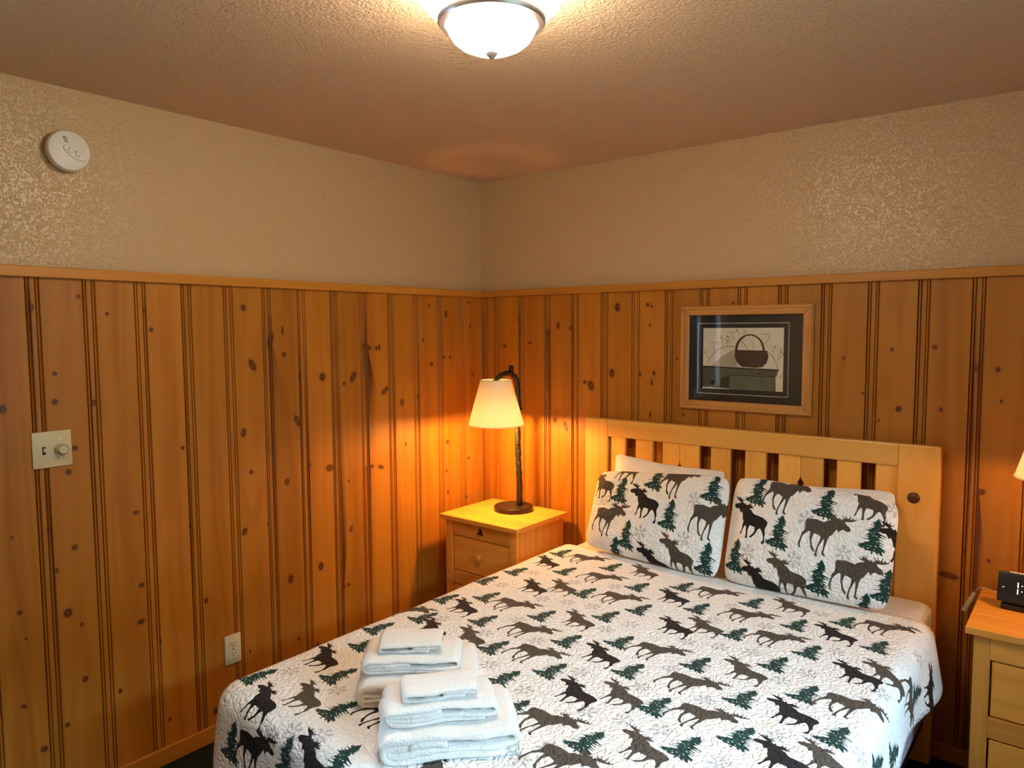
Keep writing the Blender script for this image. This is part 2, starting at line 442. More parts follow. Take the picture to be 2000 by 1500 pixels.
# outside: level strip along the cabin, then added unseen slopes that block low sky
t = MB()
n = 40
for sgn, xb in ((1, RX + .16), (-1, -.16)):
    top = 16.0 if sgn > 0 else 6.0
    if sgn < 0: g = t.build('ground', M['hill']); struct(g); t = MB()
    poly = [(xb, -.3), (xb, -.15), (xb + sgn * 4, -.15), (xb + sgn * (4 + top), top * SLOPE), (xb + sgn * (6 + top), -.3)]
    t.prism(poly, RY - 25, 25, 'xz')
g = t.build('ground', M['gravel']); struct(g)
def window(name, d0, d1, win, face, ax):
    a0, a1, z0, z1 = win; am = (a0 + a1) / 2
    w_ = 0.045; dm = (d0 + d1) / 2
    P = (lambda d, r, z: (d, r, z)) if ax == 0 else (lambda d, r, z: (r, d, z))
    t = MB()
    t.box(P(d0, a0, z0), P(d1, a0 + w_, z1), .004); t.box(P(d0, a1 - w_, z0), P(d1, a1, z1), .004)
    t.box(P(d0, a0 + w_, z0), P(d1, a1 - w_, z0 + w_), .004); t.box(P(d0, a0 + w_, z1 - w_), P(d1, a1 - w_, z1), .004)
    o = struct(t.build(name, M['white_paint'], origin=P(dm, am, z0)))
    t = MB(); t.box(P(dm - .015, am - .015, z0 + w_), P(dm + .015, am + .015, z1 - w_)); t.build('window_bar', M['white_paint'], o)
    for a, b in ((a0 + w_, am - .015), (am + .015, a1 - w_)):
        t = MB(); t.box(P(dm - .003, a, z0 + w_), P(dm + .003, b, z1 - w_)); t.build('pane', M['pane'], o)
    t = MB(); t.box(P(face, a0 - .06, z0 - .03), P(face + (.06 if face < 1 else -.06), a1 + .06, z0), .006); t.build('window_sill', M['pine_trim_y'], o)
    return o
window('window_1', RX + .02, RX + .10, WIN1, RX, 0)
window('window_2', -.10, -.04, WIN2, -.004, 0)

# ------------------------------------------------------------------ knotty pine boards
# (pixel x, pixel y, half width px, half height px, tilt) of the knots seen in the photograph
KL = [(153,579,5,4,0),(209,613,3.5,4,0),(283,607,3,4,0),(295,644,4,5,0),(475,601,5,6,0),(493,713,6,13,-.5),(476,845,5,9,.15),(491,922,4,5,0),(107,785,6,6,0),
(183,787,7,6,0),(5,800,8,9,0),(146,875,6,5,0),(134,922,6,6,0),(357,875,4,4,0),(60,600,7,9,0),(107,730,5,4,0),(23,1050,3,4,0),(97,1034,6,5,0),(146,1069,6,6,.6),(110,1115,5,5,0),
(133,1197,9,9,0),(39,1197,6,5,0),(160,1220,4,4,0),(277,1143,6,5,0),(276,1214,8,5,0),(167,1326,6,6,.4),(47,1380,7,4,.4),(235,1350,4,5,0),(373,1028,4,4,0),(478,1038,5,8,.4),
(403,1173,4,6,0),(313,1252,2,6,0),(332,1405,3,4,0),(421,1389,4,7,0),(132,1416,5,5,0),(87,1463,8,6,0),(51,1247,3,3,0),(266,1001,6,4,0),(489,1272,2,4,0),(528,664,6,16,.25),(552,646,2,9,0),
(555,692,4,5,0),(630,736,6,8,0),(586,739,3,8,0),(672,749,3,4,0),(690,736,5,12,.55),(716,677,4,13,-1.2),(735,680,3,4,0),(741,678,2,7,0),(752,763,4,11,.9),(785,786,4,8,0),(581,822,5,13,-.5),
(843,711,3,4,0),(871,613,3,7,0),(867,698,3,3,0),(879,698,2,3,0),(827,664,2,4,0),(838,597,2,3,0),(915,591,2,3,0),(918,637,2,3,0),(923,731,2,3,0),(874,863,3,4,0),(793,867,2,4,0),(915,895,2,3,0),
(561,941,5,7,0),(604,909,4,5,0),(644,914,7,7,0),(681,939,2,3,0),(722,913,9,4,-.2),(744,912,6,4,.4),(686,1033,3,7,.4),(627,1106,5,8,0),(568,1131,5,9,0),(681,1142,3,4,0),(672,1146,3,4,0),
(524,1024,2,4,0),(872,919,2,3,0),(875,962,2,4,0),(911,970,2,3,0),(817,775,2,5,0),(645,1320,4,4,0),(584,1248,3,4,0),(620,1260,3,6,0)]
KR = [(986,676,3,4,0),(1014,625,3,6,0),(1070,651,4,8,.6),(1090,636,3,7,0),(1116,641,4,4,0),(1206,600,5,9,0),(1195,729,5,9,0),(1154,753,6,10,-.3),(1142,746,3,4,0),(1265,595,3,4,0),(1273,598,2,3,0),
(1269,635,2,4,0),(1277,729,3,5,0),(1273,747,2,7,0),(1250,731,3,5,0),(1270,810,2,6,0),(1335,810,2,4,0),(1322,701,2,3,0),(1084,820,4,5,0),(1105,833,4,10,-.4),(1035,669,3,3,0),(990,833,3,3,0),(944,697,4,3,0),
(1742,683,3.5,4,0),(1826,678,5,5,0),(1949,722,5,6,0),(1907,719,13,6,-.25),(1685,768,2.5,3,0),(1755,799,6,6,0),(1838,800,4,5,0),(1716,821,2.5,3,0),(1956,784,3,4,0),(1916,961,9,6,-.2),(1884,1075,4,5,0),
(1931,1095,4,4,0),(1852,1124,22,6,.12),(1432,592,3,4,0),(1648,700,3,4,0),(1636,1010,3,4,0)]
def knots_on(lst, left):
    res = []
    for u, v, a, b, th in lst:
        P = px(u, v, 0, .006) if left else px(u, v, 1, -.006)
        Q = px(u + 1, v, 0, .006) if left else px(u + 1, v, 1, -.006)
        R_ = px(u, v + 1, 0, .006) if left else px(u, v + 1, 1, -.006)
        i = 1 if left else 0
        res.append((P[i], P[2], .82 * a * abs(Q[i] - P[i]), .82 * b * abs(R_[2] - P[2]), th))
    return res
ZB0, ZB1 = 0.0, 1.828
PROF = [(0, -.0055), (.0022, -.0068), (.0046, -.0008), (.0072, .0006), (.0098, -.0008), (.0120, -.0050), (.0150, -.0012), (.0285, -.0012), (.0305, -.0042), (.0325, -.0008), (.0350, .0004), (.0375, -.0008), (.0395, -.0046), (.0435, 0.0)]
GROV = [1, 1, .25, .1, .25, 1, .1, .1, 1, .2, .05, .2, 1, 0]
PS = np.array([p[0] for p in PROF] + [9.]); PD = np.array([p[1] for p in PROF] + [0.]); PG = np.array(GROV + [0.])
KX = np.array([0, .5, .82, 1.05, 1.6, 2.4, 99]); KY = np.array([.50, .55, .95, .50, .08, 0, 0])
def board(parent, s0, W, knots, left, z0=ZB0, z1=ZB1):
    """one milled plank; s runs left to right as seen from the room"""
    pts, edges = [], []
    def vert(s, z): pts.append(Vector((min(max(s, 0), W), min(max(z, z0), z1)))); return len(pts) - 1
    ss = [p[0] for p in PROF if p[0] < W - .001] + [W]
    for s in ss:
        a = vert(s, z0); b = vert(s, z1); edges.append((a, b))
    mine = []
    for ks, kz, ra, rb, th in knots:
        if -.02 < ks - s0 < W + .02:
            mine.append((ks - s0, kz, ra, rb, th))
            for rho in (.5, .82, 1.05, 1.6, 2.4):
                ids = []
                for k in range(14):
                    al = 2 * math.pi * k / 14
                    x, y = ra * rho * math.cos(al), rb * rho * math.sin(al)
                    ids.append(vert(ks - s0 + x * math.cos(th) + y * math.sin(th), kz - x * math.sin(th) + y * math.cos(th)))
            vert(ks - s0, kz)
    vs, es, fs, _, _, _ = delaunay_2d_cdt(pts, edges, [], 0, 1e-5, False)
    V = np.array([(v.x, v.y) for v in vs])
    dep = np.interp(V[:, 0], PS, PD); gro = np.interp(V[:, 0], PS, PG)
    kv = np.zeros(len(V))
    for ks, kz, ra, rb, th in mine:
        dx, dy = V[:, 0] - ks, V[:, 1] - kz
        x = dx * math.cos(th) - dy * math.sin(th); y = dx * math.sin(th) + dy * math.cos(th)
        kv = np.maximum(kv, np.interp(np.sqrt((x / ra) ** 2 + (y / rb) ** 2), KX, KY))
    nf = len(V)
    face = .006
    co = np.zeros((nf, 3))
    if left: co[:, 1] = s0 + V[:, 0]; co[:, 0] = face + dep; co[:, 2] = V[:, 1]
    else: co[:, 0] = s0 + V[:, 0]; co[:, 1] = -(face + dep); co[:, 2] = V[:, 1]
    faces = [tuple(f) for f in fs]
    # give the plank its thickness: side and end faces back to the wall
    bk = -.004
    corner = []
    for s in (0, W):
        for z in (z0, z1):
            c = (bk, s0 + s, z) if left else (s0 + s, -bk, z)
            corner.append(c)
    def idx(s, z): return int(np.argmin((V[:, 0] - s) ** 2 + (V[:, 1] - z) ** 2))
    co = np.vstack([co, corner]); b00, b01, b10, b11 = nf, nf + 1, nf + 2, nf + 3
    f00, f01, f10, f11 = idx(0, z0), idx(0, z1), idx(W, z0), idx(W, z1)
    faces += [(f00, f01, b01, b00), (f11, f10, b10, b11), (b00, b01, b11, b10)]
    me = bpy.data.meshes.new('board'); me.from_pydata(co.tolist(), [], faces); me.update()
    bm = bmesh.new(); bm.from_mesh(me); bmesh.ops.recalc_face_normals(bm, faces=bm.faces)
    # make sure front faces look into the room
    for f in bm.faces:
        if len(f.verts) == 3:
            n = f.normal.x if left else -f.normal.y
            if n < 0: f.normal_flip()
    bm.to_mesh(me); bm.free()
    A = me.attributes.new('knot', 'FLOAT', 'POINT'); A.data.foreach_set('value', np.concatenate([kv, np.zeros(4)]))
    A = me.attributes.new('groove', 'FLOAT', 'POINT'); A.data.foreach_set('value', np.concatenate([gro, np.zeros(4)]))
    me.transform(Matrix.Translation((0, -(s0 + W / 2), 0) if left else (-(s0 + W / 2), 0, 0)))
    me.materials.append(M['pine'])
    o = bpy.data.objects.new('board', me); COL.objects.link(o); o.parent = parent
    o.location = (0, s0 + W / 2, 0) if left else (s0 + W / 2, 0, 0)
    return o
kl, kr = knots_on(KL, True), knots_on(KR, False)
PL, AL = 0.17003, 0.19033
y = -(AL)                      # left wall: boards from the corner towards the camera
board(wall_left, y, AL - .006, kl, True)
for i in range(1, 21):
    s0 = -(AL + PL * i)
    if s0 < WIN2[1] - .01 and s0 + PL > WIN2[0]:
        board(wall_left, s0, PL, [], True, ZB0, WIN2[2] - .03)
    else:
        board(wall_left, s0, PL, kl, True)
PR, BR = 0.17278, 0.0922
board(wall_back, -.012 + .018, BR - .006, kr, False)
for i in range(0, 21):
    board(wall_back, BR + PR * i, min(PR, RX - BR - PR * i), kr, False)
# rail on top of the boards and baseboards
t = MB(); t.box((-.004, RY, 1.811), (.024, -.0, 1.846), .003)
struct(t.build('trim_1', M['pine_trim_y']))
t = MB(); t.box((.024, -.024, 1.811), (RX, .004, 1.846), .003)
struct(t.build('trim_2', M['pine_trim_x']))
t = MB(); t.box((.0065, RY, 0), (.019, -.0065, .066), .003); struct(t.build('baseboard_left', M['pine_trim_y']))
t = MB(); t.box((.019, -.019, 0), (RX, -.0065, .066), .003); struct(t.build('baseboard_back', M['pine_trim_x']))
# wainscot of the two walls behind the camera
t = MB(); t.box((.03, RY, 0), (RX - .02, RY + .02, 1.83)); struct(t.build('trim_3', M['pine_trim_x']))
t = MB()
for a, b, c, d in ((RY, WIN1[0] - .06, 0, 1.83), (WIN1[1] + .06, -.03, 0, 1.83), (WIN1[0] - .06, WIN1[1] + .06, 0, WIN1[2] - .03)):
    t.box((RX - .02, a, c), (RX, b, d))
struct(t.build('trim_4', M['pine_trim_y']))

def rot_to(nrm_axis):  # lathe axis z -> +x or -y
    return Matrix.Rotation(math.radians(90), 4, 'Y') if nrm_axis == 'x' else Matrix.Rotation(math.radians(90), 4, 'X')

# curtain beside the small window
c = MB(); n = 60; pts = []
for k in range(n + 1):
    yy = -2.66 + .20 * k / n
    pts.append((.055 + .018 * math.sin(k * 1.05), yy))
poly = pts + [(x - .004, y_) for x, y_ in pts[::-1]]
c.prism(poly, .70, 2.03, 'xy')
tag(c.build('curtain', M['curtain'], origin=(.055, -2.6, .7), smooth=True), 'grey green curtain hanging beside the small window past the light switch', 'curtain')
c = MB(); c.tube([(.055, -3.6, 2.04), (.055, -2.43, 2.04)], .009); c.box((0, -3.57, 2.03), (.055, -3.55, 2.05)); c.box((0, -2.49, 2.03), (.055, -2.47, 2.05))
tag(c.build('curtain_rod', M['bronze'], origin=(.055, -2.8, 2.04)), 'thin dark rod above the small window with the curtain', 'rod')
print('boards', time.time() - T0)

# ------------------------------------------------------------------ wall plates and smoke alarm
def plate_wall(name, y, z, w_, h_, label, cat):
    e = thing(name, (.006, y, z), label, cat)
    t = MB(); t.box((.006, y - w_ / 2, z - h_ / 2), (.012, y + w_ / 2, z + h_ / 2), .0028); t.build('wall_plate', M['ivory'], e, smooth=True, auto=40)
    return e
e = plate_wall('light_switch', -2.177, 1.247, .118, .120, 'ivory double switch plate with toggle and round dimmer knob on the pine wall', 'light switch')
t = MB(); t.box((.0115, -2.207, 1.232), (.0125, -2.197, 1.258)); t.build('toggle_slot', M['slot'], e)
t = MB(); t.box((.011, -2.2055, 1.240), (.021, -2.1985, 1.253), .002); t.build('toggle', M['ivory'], e)
Mx = Matrix.Translation((.012, -2.151, 1.245)) @ rot_to('x')
t = MB(); t.lathe([(.0205, 0), (.0205, .004), (.018, .016), (.017, .016)], n=36, M=Mx); t.build('dimmer_collar', M['ivory'], e, smooth=True, auto=35)
t = MB(); t.lathe([(.0165, .010), (.0165, .0215), (.014, .0235), (0, .0235)], n=36, M=Mx); t.build('dimmer_knob', M['brass'], e, smooth=True, auto=30)
for (yy, zz) in ((-2.202, 1.277), (-2.202, 1.216), (-2.151, 1.277), (-2.151, 1.216)):
    t = MB(); t.lathe([(.003, 0), (.003, .0008), (0, .001)], n=12, M=Matrix.Translation((.0118, yy, zz)) @ rot_to('x')); t.build('screw', M['brass'], e)
e = plate_wall('wall_outlet', -1.562, .346, .071, .122, 'ivory duplex wall outlet low on the pine wall beside the bed', 'outlet')
for dz in (.0195, -.0195):
    poly = [(-1.562 + .0165 * max(-1, min(1, 1.25 * math.cos(a))), .346 + dz + .0145 * max(-.9, min(.9, 1.15 * math.sin(a)))) for a in [2 * math.pi * k / 28 for k in range(28)]]
    t = MB(); t.prism(poly, .0115, .0135, 'yz'); f = t.build('receptacle', M['ivory'], e)
    for dy, hh in ((-.0065, .009), (.0065, .007)):
        t = MB(); t.box((.0130, -1.562 + dy - .0012, .346 + dz + .001), (.0138, -1.562 + dy + .0012, .346 + dz + .001 + hh)); t.build('slot', M['slot'], f)
    t = MB(); t.lathe([(.0026, 0), (.0026, .0003), (0, .0003)], n=12, M=Matrix.Translation((.0135, -1.562, .346 + dz - .006)) @ rot_to('x')); t.build('slot', M['slot'], f)
t = MB(); t.lathe([(.003, 0), (.003, .0008), (0, .001)], n=12, M=Matrix.Translation((.0118, -1.562, .346)) @ rot_to('x')); t.build('screw', M['brass'], e)

SY, SZ = -2.088, 2.228
e = thing('smoke_alarm', (-.004, SY, SZ), 'round white smoke alarm mounted high on the painted wall', 'smoke alarm')
Mx = Matrix.Translation((-.004, SY, SZ)) @ rot_to('x')
t = MB(); t.lathe([(.060, 0), (.060, .014), (.056, .016), (.056, .018)], n=56, M=Mx); t.build('base', M['white_plastic'], e, smooth=True, auto=35)
t = MB(); t.lathe([(.0655, .018), (.0665, .021), (.0665, .034), (.062, .041), (.050, .044), (.030, .0455), (0, .046)], n=56, M=Mx); cov = t.build('cover', M['white_plastic'], e, smooth=True, auto=40)
for k in range(3):
    t = MB(); zz = SZ + .038 - k * .0065
    t.box((.0385, SY - .021 + k * .002, zz), (.0419, SY - .009 + k * .002, zz + .0028)); t.build('vent_slot', M['slot'], cov)
poly = [(SY + .014 + .034 * math.cos(a) - .008 * math.sin(a), SZ - .006 - .008 * math.cos(a) + .022 * math.sin(a)) for a in [2 * math.pi * k / 32 for k in range(32)]]
t = MB(); t.prism(poly, .0400, .0455, 'yz', bev=.0015); t.build('button_panel', M['white_plastic'], cov, smooth=True, auto=40)
for dy, dz in ((.000, -.001), (.021, -.008)):
    t = MB(); t.lathe([(.010, 0), (.009, .0022), (.005, .0036), (0, .004)], n=24, M=Matrix.Translation((.0450, SY + dy, SZ + dz)) @ rot_to('x')); t.build('test_button', M['white_plastic'], cov, smooth=True)

# ------------------------------------------------------------------ ceiling lamp
FC = px(960, 40, 2, 2.345)
fx, fy = FC[0], FC[1]
e = thing('ceiling_lamp', (fx, fy, H), 'two-tier flush ceiling lamp with lit frosted glass bowl and metal ring', 'ceiling lamp')
t = MB(); t.lathe([(.150, H), (.168, H - .004), (.174, H - .016), (.174, H - .022), (.165, H - .022), (.150, H - .006)], c=(fx, fy, 0), n=64, cap=False); t.build('ceiling_pan', M['nickel'], e, smooth=True, auto=40)
sk = [(.172, 2.420), (.1715, 2.404), (.165, 2.388), (.152, 2.374), (.137, 2.363), (.122, 2.354)]
t = MB(); t.lathe(sk, c=(fx, fy, 0), n=48, cap=False); t.build('glass_skirt', M['lamp_glass_top'], e, smooth=True)
t = MB(); t.lathe([(.1225, 2.357), (.1250, 2.352), (.1250, 2.340), (.121, 2.334), (.108, 2.332), (.1035, 2.336), (.1035, 2.352)], c=(fx, fy, 0), n=64, cap=False); t.build('metal_ring', M['nickel'], e, smooth=True, auto=40)
dm = [(.1045, 2.341), (.1040, 2.330), (.1000, 2.317), (.0905, 2.302), (.0745, 2.289), (.053, 2.279), (.027, 2.274), (0.0, 2.273)]
t = MB(); t.lathe(dm, c=(fx, fy, 0), n=48, cap=False); t.build('glass_bowl', M['lamp_glass'], e, smooth=True)
t = MB(); t.lathe([(0, 2.259), (.005, 2.260), (.010, 2.265), (.0145, 2.270), (.015, 2.274), (.012, 2.277), (.004, 2.279)], c=(fx, fy, 0), n=24); t.build('finial', M['nickel'], e, smooth=True)

# ------------------------------------------------------------------ framed picture
def polys_to_mesh(name, W, Hh, motifs, mapf, grid=None, mats=None, parent=None, origin=None, flip=False, uvname=None, smooth=True, x0=0, y0=0):
    """cut printed shapes into a sheet: motifs = [(material index, polygon)] later ones on top"""
    pts, edges = [], []
    if grid:
        nx, ny = grid
        for j in range(ny + 1):
            for i in range(nx + 1): pts.append(Vector((x0 + W * i / nx, y0 + Hh * j / ny)))
    else:
        pts += [Vector((x0, y0)), Vector((x0 + W, y0)), Vector((x0 + W, y0 + Hh)), Vector((x0, y0 + Hh))]
    b0 = len(pts); pts += [Vector((x0, y0)), Vector((x0 + W, y0)), Vector((x0 + W, y0 + Hh)), Vector((x0, y0 + Hh))]
    edges += [(b0, b0 + 1), (b0 + 1, b0 + 2), (b0 + 2, b0 + 3), (b0 + 3, b0)]
    clipped = []
    for mi, poly in motifs:
        P = np.array(poly, float)
        if P[:, 0].max() < x0 or P[:, 0].min() > x0 + W or P[:, 1].max() < y0 or P[:, 1].min() > y0 + Hh: continue
        P[:, 0] = np.clip(P[:, 0], x0, x0 + W); P[:, 1] = np.clip(P[:, 1], y0, y0 + Hh)
        k = len(pts); n = len(P)
        pts += [Vector(p) for p in P]
        edges += [(k + i, k + (i + 1) % n) for i in range(n)]
        clipped.append((mi, P))
    vs, es, fs, _, _, _ = delaunay_2d_cdt(pts, edges, [], 0, 1e-6, False)
    V = np.array([(v.x, v.y) for v in vs]); Fa = np.array([tuple(f) for f in fs])
    cen = V[Fa].mean(axis=1); mid = np.zeros(len(Fa), int)
    for mi, P in clipped:
        lo, hi = P.min(0), P.max(0)
        idx = np.nonzero((cen[:, 0] >= lo[0]) & (cen[:, 0] <= hi[0]) & (cen[:, 1] >= lo[1]) & (cen[:, 1] <= hi[1]))[0]
        if len(idx) == 0: continue
        c_ = cen[idx]; ins = np.zeros(len(idx), bool); n = len(P)
        for a in range(n):
            (xa, ya), (xb, yb) = P[a], P[(a + 1) % n]
            if ya == yb: continue
            cond = ((ya > c_[:, 1]) != (yb > c_[:, 1])) & (c_[:, 0] < (xb - xa) * (c_[:, 1] - ya) / (yb - ya) + xa)
            ins ^= cond
        mid[idx[ins]] = mi
    co = mapf(V)
    if flip: Fa = Fa[:, ::-1]
    me = bpy.data.meshes.new(name); me.from_pydata(co.tolist(), [], Fa.tolist()); me.update()
    me.polygons.foreach_set('material_index', mid)
    if uvname:
        uv = me.uv_layers.new(name=uvname)
        li = np.zeros(len(me.loops), int); me.loops.foreach_get('vertex_index', li)
        uv.data.foreach_set('uv', V[li].ravel())
    return link(name, me, mats, parent, origin, smooth)
def line_poly(p, q, wd):
    p, q = np.array(p, float), np.array(q, float); d = q - p; n = np.array([-d[1], d[0]]) / (np.linalg.norm(d) + 1e-9) * wd / 2
    return [p + n, p - n, q - n, q + n]
def ell(cx, cy, a, b, n=16, a0=0, a1=2 * math.pi): return [(cx + a * math.cos(a0 + (a1 - a0) * k / n), cy + b * math.sin(a0 + (a1 - a0) * k / n)) for k in range(n)]

fx0, fx1, fz0, fz1 = 1.218, 1.797, 1.272, 1.732
e = thing('framed_picture', (1.508, -.006, 1.272), 'oak-framed basket print in a dark mat hanging above the headboard', 'picture')
fw = .040
def frame_bar(a, b, c_, d, mat):
    t = MB(); t.prism([a, b, c_, d], -.006, -.024, 'xz', bev=.003); return t.build('frame_bar', mat, e)
ix0, ix1, iz0, iz1 = fx0 + fw, fx1 - fw, fz0 + fw, fz1 - fw
frame_bar((fx0, fz1), (fx1, fz1), (ix1, iz1), (ix0, iz1), M['frame_x'])
frame_bar((fx0, fz0), (ix0, iz0), (ix1, iz0), (fx1, fz0), M['frame_x'])
frame_bar((fx0, fz0), (fx0, fz1), (ix0, iz1), (ix0, iz0), M['frame_z'])
frame_bar((fx1, fz0), (ix1, iz0), (ix1, iz1), (fx1, fz1), M['frame_z'])
t = MB()
for a, b in (((fx0 + .004, fz1 - .016), (fx1 - .004, fz1 - .004)), ((fx0 + .004, fz0 + .004), (fx1 - .004, fz0 + .016)), ((fx0 + .004, fz0 + .016), (fx0 + .016, fz1 - .016)), ((fx1 - .016, fz0 + .016), (fx1 - .004, fz1 - .016))):
    t.box((a[0], -.031, a[1]), (b[0], -.023, b[1]), .0035)
t.build('frame_bead', M['frame_x'], e)
t = MB(); t.box((ix0 - .004, -.010, iz0 - .004), (ix1 + .004, -.007, iz1 + .004)); t.build('mat_board', M['mat_board'], e)
ax0, ax1, az0, az1 = 1.322, 1.677, 1.367, 1.635
t = MB()
for (a, b, c_, d) in ((1.297, 1.698, 1.3435, 1.3465), (1.297, 1.698, 1.6540, 1.6570), (1.2965, 1.2990, 1.3435, 1.657), (1.6965, 1.699, 1.3435, 1.657)):
    t.box((a, -.0112, c_), (b, -.0099, d))
t.build('mat_line', M['white_line'], e)
# the print: zoomed pixel coordinates of the art (x 397..1380, y 378..1155) to metres
def ap(x, yv): return (ax0 + (x - 392) / (1372 - 392) * (ax1 - ax0), az1 - (yv - 380) / (1135 - 380) * (az1 - az0))
def app(l): return [ap(*p) for p in l]
art = []
art.append((6, app([(500, 858), (560, 800), (650, 720), (730, 670), (800, 640), (830, 858)])))
art.append((2, app([(380, 858), (1325, 878), (1310, 900), (1300, 960), (1285, 960), (1290, 1060), (1290, 1160), (380, 1120)])))
art.append((7, app([(380, 852), (1325, 872), (1322, 890), (380, 872)])))
art.append((7, app([(620, 1120), (620, 1010), (715, 975), (715, 1120)])))
art.append((3, app([(735, 965), (1120, 970), (1120, 1160), (735, 1145)])))
art.append((3, app([(1135, 968), (1285, 968), (1275, 1145), (1135, 1150)])))
art.append((7, app([(715, 955), (1285, 958), (1285, 966), (735, 963), (730, 1130), (715, 1130)])))
art.append((7, app(ell(520, 1055, 22, 26, 12)))); art.append((7, app(ell(1100, 925, 20, 16, 12))))
art.append((4, app([(800, 648), (1180, 652), (1200, 720), (1180, 800), (1130, 850), (1050, 860), (880, 852), (825, 800), (792, 730)])))
rnd = random.Random(3)
for k in range(9):
    yy = 672 + k * 19
    art.append((5, app([(815 + k * 3, yy), (1180 - k * 5, yy + 4), (1178 - k * 5, yy + 9), (817 + k * 3, yy + 5)])))
hdl = [(820 + 0, 660)]
outer = [(975 + 180 * math.cos(a), 660 - 205 * math.sin(a)) for a in np.linspace(math.pi, 0, 15)]
inner = [(978 + 152 * math.cos(a), 660 - 188 * math.sin(a)) for a in np.linspace(0, math.pi, 15)]
art.append((4, app(outer + inner)))
def branch(pts_, wd):
    for a, b in zip(pts_, pts_[1:]): art.append((5, [tuple(p) for p in line_poly(ap(*a), ap(*b), wd)]))
branch([(455, 800), (510, 710), (580, 645), (680, 612), (800, 605)], .0022)
branch([(1180, 660), (1245, 710), (1290, 800), (1310, 870)], .0022)
branch([(960, 640), (900, 570), (860, 520)], .0018); branch([(1140, 580), (1210, 510), (1190, 455), (1115, 455)], .0018)
branch([(1010, 640), (1020, 570), (990, 530)], .0014)
for (a, b) in (((470, 770), (420, 680)), ((540, 660), (520, 560)), ((590, 640), (575, 560)), ((650, 615), (615, 490), ), ((700, 610), (690, 530)), ((725, 560), (700, 470)), ((770, 520), (745, 440)), ((850, 480), (815, 410)), ((1240, 670), (1265, 590)), ((1300, 740), (1330, 640)), ((1300, 770), (1350, 690)), ((1315, 960), (1360, 960)), ((900, 520), (905, 440))):
    branch([a, ((a[0] + b[0]) / 2 + 10, (a[1] + b[1]) / 2), b], .0012)
    for q in range(3): art.append((5, app(ell(b[0] + rnd.uniform(-25, 25), b[1] + rnd.uniform(-20, 20), 7, 6, 6))))
for q in range(26):
    a = rnd.uniform(.2, 2.95); r = rnd.uniform(1.0, 1.45)
    art.append((5, app(ell(930 + 430 * r * .78 * math.cos(a), 800 - 250 * r * math.sin(a) * .98, 6, 5, 6))))
AM = [plain('art_cream', (.86, .80, .66), .7), plain('art_unused', (.5, .5, .5), .7), plain('art_green', (.105, .12, .075), .7, var=.3), plain('art_green_panel', (.14, .165, .11), .7, var=.3),
      plain('art_basket', (.060, .022, .014), .7, var=.4), plain('art_twig', (.11, .075, .050), .7), plain('art_shadow', (.50, .44, .33), .7), plain('art_umber', (.030, .025, .018), .7)]
polys_to_mesh('print', ax1 - ax0, az1 - az0, art, lambda V: np.stack([V[:, 0], np.full(len(V), -.0103), V[:, 1]], 1), mats=AM, parent=e, x0=ax0, y0=az0, smooth=False)
t = MB(); t.box((ix0 - .003, -.0165, iz0 - .003), (ix1 + .003, -.0150, iz1 + .003)); t.build('glass_pane', M['pane'], e)

